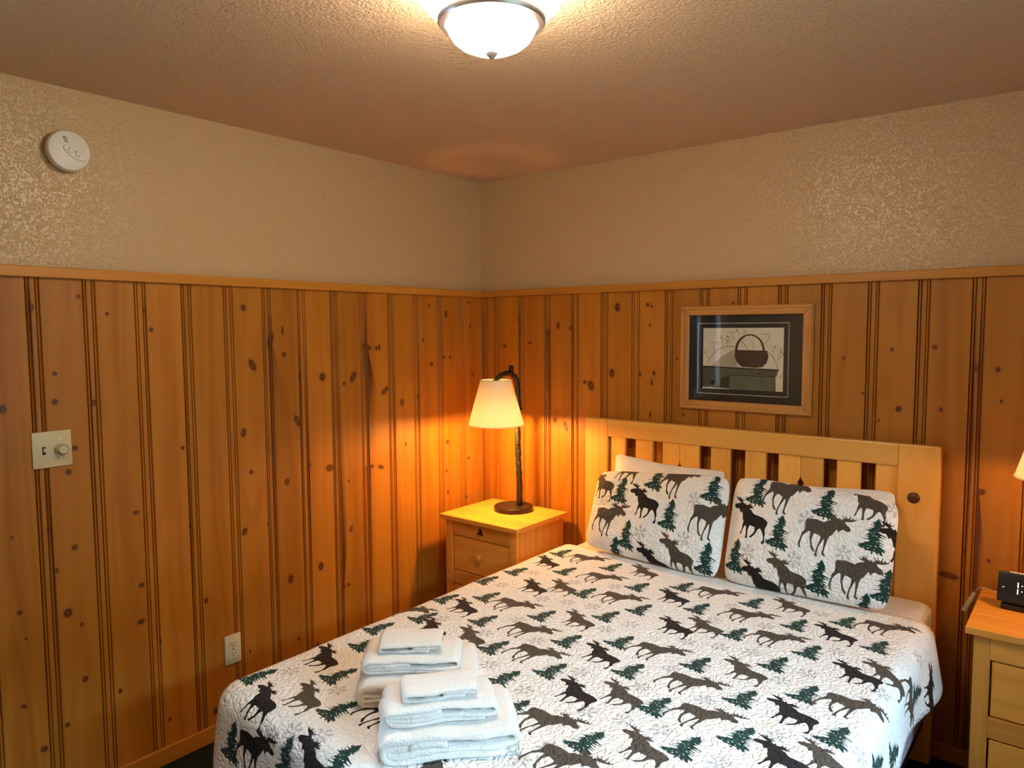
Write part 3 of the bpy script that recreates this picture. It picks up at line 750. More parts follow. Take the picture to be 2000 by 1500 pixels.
# ------------------------------------------------------------------ nightstands
def tree_poly(cx, z0, w_, h_):
    pr = [(0, 1.0), (.22, .72), (.12, .72), (.34, .45), (.18, .45), (.5, .15), (.10, .15), (.10, 0)]
    return [(cx + a * w_, z0 + b * h_) for a, b in pr] + [(cx - a * w_, z0 + b * h_) for a, b in pr[::-1] if a > 0]
def nightstand(x0, y1, label, group):
    W, D, HT = .505, .425, .70
    x1 = x0 + W; y0 = y1 - D
    e = thing('nightstand', ((x0 + x1) / 2, (y0 + y1) / 2, 0), label, 'nightstand', group)
    bx0, bx1, by0, by1 = x0 + .022, x1 - .022, y0 + .025, y1 - .012
    zt = HT - .024
    for k in range(3):                       # three planks of the top
        a = y0 + k * D / 3; b = a + D / 3 - .0006
        t = MB(); t.box((x0, a, zt), (x1, b, HT), .0035); t.build('top_plank', M['ns_x'], e)
    for xs in (bx0, bx1 - .018):             # side panels of two planks
        for a, b in ((by0 + .020, (by0 + by1) / 2 + .02), ((by0 + by1) / 2 + .021, by1)):
            t = MB(); t.box((xs, a, .0), (xs + .018, b, zt), .0015); t.build('side_plank', M['ns_z'], e)
    for xs in (bx0, bx1 - .045):
        t = MB(); t.box((xs, by0, 0), (xs + .045, by0 + .020, zt), .002); t.build('stile', M['ns_z'], e)
    cx = (x0 + x1) / 2
    # top rail with a pine tree cut through it
    rz0, rz1 = .600, zt
    xa, xb = bx0 + .045, bx1 - .045
    tp = tree_poly(cx, .612, .058, .052)
    n2 = len(tp) // 2
    right = tp[:8]; left = [tp[0]] + tp[8:][::-1]
    polyR = [(cx, rz1), (xb, rz1), (xb, rz0), (cx, rz0), (cx, .612)] + [p for p in right[::-1]]
    polyL = [(cx, rz1), (cx, tp[0][1])] + [p for p in left[1:]] + [(cx, .612), (cx, rz0), (xa, rz0), (xa, rz1)]
    t = MB(); t.prism(polyR, by0 + .001, by0 + .019, 'xz'); t.prism(polyL, by0 + .001, by0 + .019, 'xz'); t.build('top_rail', M['ns_x'], e)
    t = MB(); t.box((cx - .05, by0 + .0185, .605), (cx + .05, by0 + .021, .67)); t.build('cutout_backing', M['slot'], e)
    for z0, z1 in ((.347, .414), (.09, .163), (0.0, .04)):
        t = MB(); t.box((xa, by0 + .001, z0), (xb, by0 + .019, z1), .002); t.build('rail', M['ns_x'], e)
    for z0, z1 in ((.416, .598), (.165, .345)):
        t = MB(); t.box((xa + .005, by0 + .006, z0 + .002), (xb - .005, by0 + .020, z1 - .004), .0035)
        d = t.build('drawer_front', M['ns_x'], e)
        t = MB(); t.lathe([(.008, 0), (.008, .010), (.016, .016), (.019, .023), (.016, .030), (.008, .033), (0, .0335)], n=24, M=Matrix.Translation((cx, by0 + .006, (z0 + z1) / 2 + .004)) @ rot_to('y'))
        t.build('knob', M['ns_x'], d, smooth=True, auto=40)
        t = MB(); t.box((xa + .020, by0 + .021, z0 + .014), (xb - .020, by1 - .03, z1 - .02)); t.build('drawer_box', M['ns_x'], d)
    t = MB(); t.box((bx0 + .019, by1 - .008, .04), (bx1 - .019, by1, zt)); t.build('back_panel', M['ns_z'], e)
    return e
nightstand(.113, -.045, 'honey pine nightstand in the corner below the lit twig lamp', 'matching pine nightstands')
nightstand(2.410, -.045, 'honey pine nightstand carrying the black alarm clock, right of the bed', 'matching pine nightstands')

# ------------------------------------------------------------------ twig lamps
def lamp(bc, sc, zs0, zs1, power, label, group):
    """bc: centre of base (x,y), sc: centre of shade (x,y)"""
    z0 = .7005
    e = thing('table_lamp', (bc[0], bc[1], z0), label, 'table lamp', group)
    bx, by = bc
    t = MB(); t.lathe([(.098, z0), (.100, z0 + .003), (.100, z0 + .021), (.097, z0 + .025), (.0, z0 + .026)], c=(bx, by, 0), n=48); t.build('base', M['bronze'], e, smooth=True, auto=35)
    d = Vector((sc[0] - bx, sc[1] - by, 0)); dn = d.normalized()
    p0 = Vector((bx, by, 0)) + Vector((.024, .019, 0))
    zh = zs1 - .030
    pts, rad = [], []
    for k in range(34):
        f = k / 33
        z = z0 + .022 + f * (zh - z0 - .022)
        sway = Vector((-.010 * f + .002 * math.sin(f * 9), .002 * math.sin(f * 7 + 1), 0))
        pts.append(p0 + sway + Vector((0, 0, z))); rad.append(.0155 - .002 * f + .0012 * math.sin(k * 2.3))
    top = pts[-1]
    for q, (f, dz) in enumerate(((.12, .035), (.30, .056), (.52, .062), (.75, .052), (1.0, .030))):
        tgt = Vector((sc[0], sc[1], 0)); pp = Vector((top.x, top.y, 0)).lerp(tgt, f)
        pts.append(Vector((pp.x, pp.y, zh + dz))); rad.append(.015 - .001 * q)
    t = MB(); t.tube(pts, rad, 12, rough=.004); t.build('twig_post', M['bark'], e, smooth=True)
    pk = pts[35]
    t = MB(); t.tube([pk, pk + Vector((0, 0, .018)), pk + Vector((0.002, 0, .040))], [.013, .0125, .012], 10, rough=.002); t.build('twig_stub', M['bark'], e, smooth=True)
    q = pts[26]
    t = MB(); t.tube([q, q + Vector((.018, .014, .006))], [.007, .006], 8); t.build('twig_stub', M['bark'], e, smooth=True)
    # shade: open cone with rolled hems, ring and spokes
    n = 64; r0, r1 = .138, .076
    bm = MB()
    prof = [(r0, zs0), (r1, zs1), (r1 - .0016, zs1), (r0 - .0016, zs0)]
    bm.lathe(prof + [prof[0]], c=(sc[0], sc[1], 0), n=n, cap=False)
    sh = bm.build('shade', M['shade'], e, smooth=True, auto=30)
    for r, z in ((r0, zs0), (r1, zs1)):
        t = MB(); ring = [(sc[0] + r * math.cos(a), sc[1] + r * math.sin(a), z) for a in np.linspace(0, 2 * math.pi, 49)]
        t.tube(ring, .0022, 6); t.build('shade_hem', M['shade'], sh, smooth=True)
    t = MB()
    for k in range(3):
        a = 2 * math.pi * k / 3 + .4
        t.tube([(sc[0], sc[1], zs1 - .012), (sc[0] + r1 * math.cos(a), sc[1] + r1 * math.sin(a), zs1 - .003)], .0016, 6)
    t.build('shade_spider', M['bronze'], sh)
    # socket hanging from the arm, bulb below it
    t = MB(); t.lathe([(.006, zs1 + .000), (.018, zs1 - .012), (.019, zs1 - .075), (.034, zs1 - .095), (.034, zs1 - .130), (.0, zs1 - .130)], c=(sc[0], sc[1], 0), n=24); t.build('socket', M['bronze'], e, smooth=True, auto=40)
    zb = zs0 + .055
    t = MB(); t.lathe([(0, zb - .036), (.018, zb - .031), (.029, zb - .018), (.032, zb), (.029, zb + .018), (.020, zb + .040), (.014, zb + .055), (0, zb + .055)], c=(sc[0], sc[1], 0), n=24)
    t.build('bulb', emit('lit_bulb', (1, .55, .20), 4.0), e, smooth=True)
    l = bpy.data.lights.new('bulb_light', 'POINT'); l.energy = power; l.color = (1.0, .48, .12); l.shadow_soft_size = .034
    lo = bpy.data.objects.new('bulb_light', l); COL.objects.link(lo); lo.parent = e
    lo.location = Vector((sc[0], sc[1], zb - .040)) - Vector(e.location)
    return e
SHC = px(969, 829, 1, -.345); SHT = px(966, 742, 1, -.345)
lamp((.372, -.187), (SHC[0], SHC[1]), SHC[2], SHT[2], LAMP_1, 'bronze twig table lamp with cream shade, lit, on the corner nightstand', 'matching twig lamps')
lamp((2.735, -.145), (2.645, -.300), SHC[2], SHT[2], LAMP_2, 'bronze twig table lamp cut off by the right edge of the photo', 'matching twig lamps')

# ------------------------------------------------------------------ alarm clock
e = thing('alarm_clock', (2.56, -.235, .70), 'black digital alarm clock with glowing numerals on the right nightstand', 'clock')
A = math.radians(14)
MC = Matrix.Translation((2.469, -.232, .7002)) @ Matrix.Rotation(math.radians(-3), 4, 'Z')
tilt = MC @ Matrix.Translation((0, 0, .026)) @ Matrix.Rotation(-A, 4, 'X')
t = MB(); t.box((.012, -.002, 0), (.148, .052, .018), .003); t.build('stand', M['black_plastic'], e, M=MC)
t = MB(); t.box((.018, .010, .016), (.142, .040, .036), .003); t.build('neck', M['black_plastic'], e, M=MC)
t = MB(); t.box((0, 0, 0), (.16, .034, .098), .004, 3); bd = t.build('clock_body', M['black_plastic'], e, smooth=True, auto=40, M=tilt)
t = MB(); t.box((.030, .004, .0965), (.14, .026, .1005), .001); t.build('snooze_bar', M['label_white'], bd, M=tilt)
def seg7(ch):
    return {'1': 'bc', '5': 'afgcd', '0': 'abcdef', '9': 'abcdfg', '2': 'abged'}[ch]
t = MB(); w7, h7 = .022, .044
for ch, xo in (('1', .036), ('5', .076), ('0', .108)):
    zz = .028
    S = {'a': (.003, h7 - .003, w7 - .003, h7), 'd': (.003, 0, w7 - .003, .003), 'g': (.003, h7 / 2 - .0015, w7 - .003, h7 / 2 + .0015), 'b': (w7 - .003, h7 / 2 + .002, w7, h7 - .003), 'c': (w7 - .003, .003, w7, h7 / 2 - .002), 'f': (0, h7 / 2 + .002, .003, h7 - .003), 'e': (0, .003, .003, h7 / 2 - .002)}
    for s_ in seg7(ch):
        a, b, c_, d = S[s_]; t.box((xo + a, -.0006, zz + b), (xo + c_, .0004, zz + d))
for zz in (.040, .058): t.box((.066, -.0006, zz), (.0692, .0004, zz + .0032))
t.build('numerals', M['digit'], bd, M=tilt)
t = MB(); t.box((.014, -.0006, .046), (.019, .0003, .048)); t.build('indicator', M['digit'], bd, M=tilt)
# charging cable with its clear tag hanging over the edge of the nightstand
P = [px(1945, 1154, 1, -.10), px(1930, 1153, 1, -.10), px(1912, 1155, 1, -.09), px(1900, 1161, 1, -.09), px(1894, 1168, 1, -.085)]
e = thing('power_cord', tuple(P[0]), 'thin pale cord with clear tag drooping off the right nightstand', 'cord')
t = MB()
cp = [Vector((2.50, -.10, .704)), Vector((2.46, -.10, .712)), Vector((2.425, -.095, .718)), Vector((2.405, -.09, .712)), Vector((2.392, -.085, .690))]
t.tube(cp, .0016, 8); t.build('cord', M['clear_plastic'], e, smooth=True)
t = MB(); t.tube([cp[-1], cp[-1] + Vector((-.012, 0, -.030)), cp[-1] + Vector((-.030, 0, -.072))], [.007, .009, .0085], 8); t.build('cord_tag', M['clear_plastic'], e, smooth=True, auto=40)
print('furniture', time.time() - T0)

# ------------------------------------------------------------------ bed
HY = -.082                                   # front face of the headboard
bed = thing('bed', (1.507, -1.05, 0), 'honey maple bed with slatted headboard and pine tree cutouts', 'bed')
hx0, hx1, ht = .744, 2.271, 1.200
for a, b in ((hx0, .873), (2.132, hx1)):
    t = MB(); t.box((a, HY, 0), (b, HY + .042, ht), .004); t.build('post', M['maple_z'], bed)
t = MB(); t.box((.8735, HY, 1.116), (2.1315, HY + .042, ht), .004); t.build('top_rail', M['maple_x'], bed)
t = MB(); t.box((.8735, HY, .42), (2.1315, HY + .042, .52), .004); t.build('lower_rail', M['maple_x'], bed)
SL = [(.885, .962), (1.020, 1.108), (1.160, 1.2435), (1.2455, 1.337), (1.392, 1.480), (1.546, 1.634), (1.688, 1.7755), (1.7775, 1.862), (1.915, 2.001), (2.055, 2.1315)]
sy0, sy1 = HY + .010, HY + .030
for k, (a, b) in enumerate(SL):
    z0, z1 = .52, 1.116
    t = MB()
    if k in (2, 3, 6, 7):                    # half of a tree notched out of the meeting edge
        h_, wd, zb = .115, .070, .918
        prof = [(0, 1.0), (.08, .90), (.42, .72), (.22, .72), (.62, .42), (.34, .42), (.8, .12), (.14, .12), (.14, 0), (0, 0)]
        if k in (2, 6): poly = [(a, z0), (a, z1), (b, z1)] + [(b - p * wd * .55, zb + q * h_) for p, q in prof] + [(b, z0)]
        else: poly = [(b, z0), (b, z1), (a, z1)] + [(a + p * wd * .55, zb + q * h_) for p, q in prof] + [(a, z0)]
        t.prism(poly, sy0, sy1, 'xz')
    else:
        t.box((a, sy0, z0), (b, sy1, z1), .002)
    t.build('slat', M['maple_z'], bed)
t = MB(); t.lathe([(.021, 0), (.021, .002), (.017, .006), (.009, .009), (0, .010)], n=28, M=Matrix.Translation((2.189, HY + .0005, 1.003)) @ rot_to('y'))
tag(t.build('bolt_cover', plain('walnut_cap', (.085, .030, .014), .35), bed, smooth=True), 'round dark wooden cap')
MX0, MX1, MY0, MY1 = .822, 2.268, -2.062, -.095
t = MB()
for a in (MX0 + .02, MX1 - .06): t.box((a, MY0 + .03, .15), (a + .04, HY - .002, .19), .002)
for k in range(5):
    yy = MY0 + .1 + k * .44
    t.box((MX0 + .06, yy, .165), (MX1 - .06, yy + .05, .18))
t.build('side_rails', M['bronze'], bed)
for a in (MX0 + .03, MX1 - .07):
    for yy in (MY0 + .05, -1.0):
        t = MB(); t.box((a, yy, 0), (a + .04, yy + .04, .15), .002); t.build('leg', M['bronze'], bed)
t = MB(); t.box((MX0 + .012, MY0, .191), (MX1 - .012, MY1, .395), .02, 3)
tag(t.build('box_spring', M['boxspring'], origin=(1.51, -1.09, .191), smooth=True, auto=50), 'white fabric box spring under the mattress of the bed', 'box spring')
t = MB(); t.box((MX0, MY0, .396), (MX1, MY1, .632), .045, 5)
for v in t.bm.verts:
    f = min(1, max(0, (v.co.y + .55) / .3))
    v.co.x += .012 * noise.noise(v.co * 9) * f; 
tag(t.build('mattress', M['sheet'], origin=(1.51, -1.09, .396), smooth=True, auto=70), 'mattress in a white striped sheet showing beside the pillows', 'mattress')

# ---- printed motifs, traced once in pixels of the zoomed photograph
MR = [(330,455),(600,432),(700,455),(850,485),(930,425),(1080,385),(1110,365),(980,340),(935,290),(930,268),(990,305),(1030,310),(1020,285),(970,240),(975,225),(1030,260),(1060,255),(1055,215),(1080,180),(1085,215),(1090,250),(1120,260),(1135,215),(1160,185),(1165,225),(1150,265),(1200,300),(1260,325),(1280,275),(1310,310),(1320,340),(1350,345),(1355,290),(1380,310),(1400,320),(1405,280),(1360,240),(1335,210),(1350,208),(1400,240),(1440,270),(1470,265),(1450,200),(1455,170),(1472,200),(1500,260),(1540,270),(1570,240),(1585,180),(1605,185),(1605,230),(1590,275),(1625,285),(1650,270),(1645,225),(1665,225),(1690,275),(1720,280),(1760,240),(1780,265),(1740,310),(1650,345),(1560,365),(1450,370),(1480,420),(1520,460),(1600,500),(1640,560),(1650,600),(1610,635),(1530,650),(1480,620),(1400,610),(1360,640),(1295,715),(1265,650),(1240,630),(1180,710),(1120,800),(1040,860),(1010,950),(980,1100),(960,1200),(945,1330),(1010,1410),(1000,1430),(940,1420),(880,1370),(905,1250),(910,1050),(905,950),(870,980),(820,1090),(770,1180),(740,1300),(735,1390),(760,1450),(740,1470),(690,1460),(665,1410),(682,1338),(692,1280),(740,1130),(780,1000),(790,900),(700,860),(600,830),(570,900),(540,980),(540,1060),(570,1180),(655,1312),(672,1345),(600,1335),(520,1240),(520,1190),(480,1050),(470,980),(480,880),(460,800),(420,800),(340,860),(260,940),(230,1010),(200,1130),(195,1220),(230,1290),(200,1300),(150,1260),(125,1180),(145,1110),(180,1010),(210,870),(270,800),(305,690),(285,560),(295,490)]
ML = [(1770,800),(1720,740),(1620,680),(1520,655),(1400,630),(1350,600),(1310,540),(1220,480),(1300,470),(1340,460),(1355,440),(1290,430),(1330,390),(1310,385),(1265,405),(1265,360),(1255,310),(1240,360),(1215,370),(1205,330),(1195,305),(1190,360),(1150,390),(1110,385),(1100,340),(1085,335),(1060,370),(1030,340),(1025,310),(1010,330),(1000,290),(1065,265),(1070,250),(1000,255),(975,245),(1000,190),(990,180),(960,235),(915,215),(910,145),(900,145),(890,190),(880,215),(845,205),(850,170),(838,172),(820,200),(790,190),(768,145),(765,180),(800,220),(880,290),(960,340),(900,360),(800,385),(760,430),(770,465),(830,515),(920,515),(950,560),(985,640),(1005,600),(1030,600),(1060,670),(1085,790),(1120,850),(1105,960),(1100,1080),(1070,1185),(1035,1210),(1105,1215),(1120,1120),(1155,1010),(1185,960),(1215,1010),(1230,1130),(1240,1260),(1210,1310),(1290,1300),(1280,1200),(1275,1080),(1290,1000),(1310,950),(1380,960),(1450,975),(1460,1060),(1445,1130),(1400,1190),(1320,1270),(1400,1275),(1420,1240),(1490,1160),(1530,1050),(1570,995),(1610,1000),(1660,1090),(1700,1200),(1700,1290),(1650,1390),(1720,1400),(1740,1340),(1730,1230),(1745,1130),(1725,1050),(1725,960),(1760,880)]
TR = [(695,230),(745,270),(720,285),(790,330),(760,335),(810,385),(790,395),(860,420),(800,445),(865,480),(790,500),(860,520),(800,545),(870,590),(760,590),(790,640),(740,670),(860,730),(1000,780),(980,800),(850,770),(800,780),(860,815),(990,840),(960,850),(850,840),(760,850),(830,890),(915,935),(900,945),(800,915),(770,925),(850,980),(950,1025),(930,1040),(840,1010),(810,1030),(870,1060),(960,1080),(940,1095),(800,1080),(870,1130),(970,1190),(1030,1215),(980,1225),(1020,1280),(960,1270),(900,1250),(960,1390),(890,1380),(820,1310),(800,1330),(830,1385),(780,1370),(720,1300),(650,1300),(650,1380),(600,1390),(605,1300),(500,1290),(420,1300),(370,1240),(300,1250),(210,1200),(150,1180),(230,1150),(140,1105),(260,1110),(380,1060),(360,1040),(450,1025),(520,990),(480,950),(270,945),(290,930),(430,925),(490,890),(330,860),(350,850),(440,860),(480,820),(370,830),(400,810),(410,780),(480,760),(420,740),(500,720),(460,690),(345,655),(360,645),(450,660),(410,640),(490,620),(380,570),(470,590),(540,600),(460,515),(540,560),(600,540),(570,500),(500,490),(470,445),(550,475),(620,470),(580,440),(520,410),(570,400),(535,350),(620,375),(600,340),(650,330),(630,295),(680,285)]
TH = [[(690,790),(740,800),(700,830)],[(590,800),(640,790),(620,820)],[(520,735),(560,720),(570,745)],[(700,960),(790,980),(740,1000)],[(540,1110),(600,1150),(570,1165)],[(455,1140),(480,1130),(475,1160)],[(680,1090),(770,1150),(720,1140)],[(470,1220),(510,1190),(530,1240)],[(660,1210),(700,1240),(680,1260)],[(340,1200),(380,1190),(370,1215)],[(720,550),(750,580),(735,590)],[(610,670),(645,690),(620,700)]]
def norm(poly, ref=None):
    P = np.array(poly, float); R_ = np.array(ref if ref is not None else poly, float)
    lo, hi = R_.min(0), R_.max(0)
    Q = (P - (lo + hi) / 2) / (hi - lo); Q[:, 1] *= -1
    return Q
nMR, nML, nTR = norm(MR), norm(ML), norm(TR); nTH = [norm(h, TR) for h in TH]
def flake_polys():
    out = []
    for k in range(6):
        a = math.pi / 6 + k * math.pi / 3; c_, s_ = math.cos(a), math.sin(a)
        R2 = np.array([[c_, -s_], [s_, c_]])
        for p, q, wd in (((.10, 0), (.50, 0), .040), ((.24, 0), (.36, .13), .030), ((.24, 0), (.36, -.13), .030), ((.36, 0), (.46, .10), .028), ((.36, 0), (.46, -.10), .028), ((.10, .02), (.19, .11), .028)):
            out.append(np.array(line_poly(p, q, wd)) @ R2.T)
    return out
nFL = flake_polys()
# sizes in metres (width, height)
SZ_ = {'R': (.185, .150), 'L': (.150, .150), 'T': (.093, .118), 'S': (.058, .058)}
def place(kind, cx, cy, sx=1.0, sy=1.0, jit=0):
    """kind: R/RD right-facing, L/LD left-facing, D = dark, T tree, S flake"""
    k0 = kind[0]; w_, h_ = SZ_[k0]; w_ *= sx; h_ *= sy
    T_ = lambda Q: Q * np.array([w_, h_]) + np.array([cx, cy])
    mi = 1 if kind.endswith('D') else 2
    if k0 == 'R': return [(mi, T_(nMR))]
    if k0 == 'L': return [(mi, T_(nML))]
    if k0 == 'T': return [(3, T_(nTR))] + [(0, T_(h)) for h in nTH]
    return [(4, T_(f)) for f in nFL]

# ---- quilt: flat cloth coordinates (u, v) = (x, y) on top of the bed, drops continue past the edges
QX0, QX1, QY0, QZ = .793, 2.318, -2.095, .652
RB = .060                                     # radius of the bend over the edge
RC = .090                                      # corner radius at the foot
DL, DR, DF = .30, .185, .36                   # lengths of the left, right and foot drops
VH = -.375                                    # head end
def skew(v): return .055 * (v - VH) / 1.75      # the cloth lies a little askew
def drape(V):
    v = V[:, 1]; u = V[:, 0] + skew(v)
    ex0, ex1, ey = QX0 + RC, QX1 - RC, QY0 + RC
    ox = np.where(u < ex0, u - ex0, np.where(u > ex1, u - ex1, 0.0)); oy = np.where(v < ey, v - ey, 0.0)
    bx, by = np.clip(u, ex0, ex1), np.maximum(v, ey)
    Lr = np.sqrt(ox ** 2 + oy ** 2); nx = np.where(Lr > 0, ox / np.maximum(Lr, 1e-9), 0); ny = np.where(Lr > 0, oy / np.maximum(Lr, 1e-9), 0)
    flat = np.minimum(Lr, RC - RB); Ln = Lr - flat
    arc = RB * math.pi / 2
    th = np.minimum(Ln, arc) / RB
    over = np.maximum(Ln - arc, 0)
    wav = .012 * np.sin(v * 11 + .6) * np.abs(nx) + .012 * np.sin(u * 9) * np.abs(ny)
    flare = .05 * over + wav * np.minimum(over / .15, 1.5)
    # loose hem near the pillows on the right side
    loose = np.where(u > ex1, np.clip((v + .95) / .5, 0, 1), 0)
    flare = flare + loose * over * .10
    hz = flat + RB * np.sin(th) + flare
    dz = RB * (1 - np.cos(th)) + over * .985
    x = bx + nx * hz; y = by + ny * hz; z = QZ - dz
    # soft unevenness of the top
    s = np.array([noise.noise(Vector((a * 3.1, b * 3.1, 1.7))) + .5 * noise.noise(Vector((a * 8, b * 8, 4))) for a, b in V])
    z = z + s * .004 * (Ln < .05)
    return np.stack([x, y, z], 1)
def top_uv(u, v):
    P = px(u, v, 2, QZ); return P[0] - skew(P[1]), P[1]
QT = [('LD',1066,1097),('T',1097,1079),('R',1144,1092),('T',1009,1115),('T',1105,1114),('T',1195,1107),('L',1255,1116),('T',950,1132),('LD',1040,1146),('L',1096,1146),('R',1175,1130),('T',1142,1156),('T',1247,1145),('T',952,1164),('R',1210,1169),('LD',904,1185),('R',1002,1182),('T',871,1167),('T',945,1210),('T',1060,1200),('L',1127,1210),('T',1186,1201),('T',1250,1188),('T',827,1205),('LD',841,1228),('L',915,1244),('R',1032,1232),('T',965,1262),('T',1109,1250),('T',1212,1250),('R',1045,1279),('LD',1171,1277),('R',1285,1272),('T',984,1322),('T',1077,1307),('T',1230,1307),('LD',1122,1352),('L',1210,1357),('T',1280,1377),('T',1000,1382),('R',1067,1412),('R',1350,1337),('T',1362,1294),('T',1145,1446),('L',1252,1460),('R',1375,1402),('T',1336,1457),('R',1100,1489),
('T',1334,1144),('R',1398,1159),('T',1471,1176),('L',1542,1185),('LD',1312,1165),('T',1364,1186),('R',1462,1204),('T',1555,1220),('T',1650,1214),('R',1733,1228),('LD',1628,1239),('LD',1315,1223),('L',1373,1222),('T',1436,1236),('R',1518,1250),('T',1713,1262),('L',1451,1309),('T',1514,1295),('T',1580,1273),('LD',1670,1318),('L',1730,1316),('T',1450,1362),('T',1572,1354),('R',1667,1382),('LD',1542,1393),('T',1443,1438),('T',1630,1437),('LD',1521,1480),('L',1611,1486),
('LD',509,1365),('L',595,1360),('LD',631,1283),('T',715,1257),('T',662,1317),('T',660,1384),('RD',760,1400),('T',660,1473),('R',795,1192),('T',503,1318),('T',740,1226),
('S',566,1310),('S',658,1348),('S',514,1415),('S',570,1420),('S',629,1434)]
for a, b in ((970,235),(1285,310),(1605,345),(720,330),(1230,460),(1425,495),(1040,435),(850,600),(260,600),(590,705),(990,770),(1530,670),(1725,635),(620,955),(1335,1010),(895,1150),(1810,1130),(1385,1325)):
    QT.append(('S', 800 + a / 4, 1060 + b / 4))
for a, b in ((465,195),(1085,250),(335,290),(700,335),(155,435),(375,475),(600,515),(1190,515),(45,625),(995,665),(805,710),(270,845),(765,1105),(1510,790)):
    QT.append(('S', 1300 + a / 3.571, 1130 + b / 3.571))
for a, b in ((60,235),(335,435),(820,605),(1110,665),(1405,745),(520,880),(1855,1005)):
    QT.append(('S', 940 + a / 4, 1240 + b / 4))
mot, used = [], []
for k, u, v in QT:
    a, b = top_uv(u, v)
    if any(abs(a - c_) < .035 and abs(b - d) < .035 and k[0] == kk[0] for kk, c_, d in used): continue
    used.append((k, a, b))
# the pattern carries on where towels, pillows and the frame edge hide it, and down the drops
extra = [('T', 1.28, -1.62), ('LD', 1.36, -1.80), ('T', 1.50, -1.93), ('L', 1.62, -1.98), ('R', 1.84, -1.93), ('T', 2.02, -1.92), ('LD', 2.15, -1.80), ('S', 1.75, -1.83), ('T', 2.24, -1.62), ('S', 1.98, -1.78), ('R', 2.20, -1.98),
         ('LD', 2.45, -.56), ('R', 2.41, -.80), ('T', 2.44, -1.04), ('LD', 2.33, -.86), ('T', 2.405, -.70), ('R', 2.40, -.98), ('T', 2.42, -.50), ('S', 2.33, -.62), ('T', 2.40, -1.20), ('R', 2.42, -1.38), ('S', 2.34, -1.30), ('LD', 2.42, -1.60), ('T', 2.40, -1.80), ('R', 2.44, -2.0),
         ('T', .60, -1.9), ('LD', .58, -1.65), ('T', .62, -1.4), ('R', .58, -1.15), ('T', .62, -.9), ('L', .60, -.65), ('S', .66, -1.75), ('T', .50, -1.78), ('R', .46, -1.4),
         ('S', 1.25, -2.20), ('R', 1.45, -2.32), ('T', 1.66, -2.28), ('LD', 1.85, -2.33), ('L', 2.0, -2.31), ('T', 2.18, -2.28)]
for k, a, b in extra:
    if any(abs(a - c_) < (.10 if k != 'S' else .06) and abs(b - d) < (.085 if k != 'S' else .05) for kk, c_, d in used): continue
    used.append((k, a, b))
# foot drop seen at the lower left of the photograph
for k, u, v in (('RD', 487, 1478), ('T', 441, 1452), ('T', 541, 1486), ('LD', 590, 1500)):
    P = px(u, v, 1, QY0 - .02)
    used.append((k, P[0] - skew(-2.2), QY0 + RB - RB * math.pi / 2 - (QZ - RB - P[2]) / .985))
for k, a, b in sorted(used, key=lambda q: 'STLR'.index(q[0][0]) + (.5 if q[0].endswith('D') else 0)):
    mot += place(k, a, b)
W, Hh = QX1 - QX0 + DL + DR, VH - QY0 + DF
qo = polys_to_mesh('quilt', W, Hh, mot, drape, grid=(96, 90), mats=PRINT, origin=(1.51, -1.2, .40), uvname='cloth', x0=QX0 - DL, y0=QY0 - DF)
tag(qo, 'white quilt printed with moose, pine trees and snowflakes covering the bed', 'quilt')
md = qo.modifiers.new('thickness', 'SOLIDIFY'); md.thickness = .007; md.offset = -1; md.use_even_offset = False
print('quilt', time.time() - T0, len(qo.data.polygons))

# ---- pillows
def pillow(name, corners, thick, mats, motifs, label, cat, group=None, grid=(34, 26), seed=1.0, pinch=.035, uvname='cloth', wrinkle=.008):
    """corners bl, br, tr, tl of the middle sheet; the two skins bulge either side of it"""
    bl, br, tr, tl = [np.array(c_, float) for c_ in corners]
    Wd = (np.linalg.norm(br - bl) + np.linalg.norm(tr - tl)) / 2; Hd = (np.linalg.norm(tl - bl) + np.linalg.norm(tr - br)) / 2
    nrm = np.cross(br - bl, tl - bl); nrm /= np.linalg.norm(nrm)
    def surf(side):
        def f(V):
            a = np.clip(V[:, 0] / Wd, 0, 1); b = np.clip(V[:, 1] / Hd, 0, 1)
            s, t_ = 2 * a - 1, 2 * b - 1
            # edges pulled in between the corners
            s2 = s * (1 - pinch * (1 - t_ ** 2) * np.abs(s) ** 3); t2 = t_ * (1 - pinch * 1.2 * (1 - s ** 2) * np.abs(t_) ** 3)
            # soften the corners themselves
            k = .075 * (np.abs(s) ** 5) * (np.abs(t_) ** 5); s2 = s2 * (1 - k); t2 = t2 * (1 - k)
            a2, b2 = (s2 + 1) / 2, (t2 + 1) / 2
            P = ((1 - a2) * (1 - b2))[:, None] * bl + (a2 * (1 - b2))[:, None] * br + (a2 * b2)[:, None] * tr + ((1 - a2) * b2)[:, None] * tl
            h_ = thick * np.clip(1 - np.abs(s) ** 3.0, 0, 1) ** .55 * np.clip(1 - np.abs(t_) ** 3.0, 0, 1) ** .55
            nz = np.array([noise.noise(Vector((p[0] * 7 + seed, p[1] * 7, seed))) + .6 * noise.noise(Vector((p[0] * 19, p[1] * 19 + seed, 2))) for p in V])
            edge = np.clip(h_ / thick * 1.5, 0.25, 1)
            return P + (side * (h_ + wrinkle * nz * edge))[:, None] * nrm
        return f
    cen = (bl + br) / 2
    e = thing(name, tuple(cen), label, cat, group)
    m_ = motifs(Wd, Hd, bl, br, tr, tl, nrm) if motifs else []
    polys_to_mesh('front', Wd, Hd, m_, surf(1), grid=grid, mats=mats, parent=e, uvname=uvname)
    polys_to_mesh('back', Wd, Hd, [], surf(-1), grid=grid, mats=[mats[0]], parent=e, uvname=uvname, flip=True)
    return e
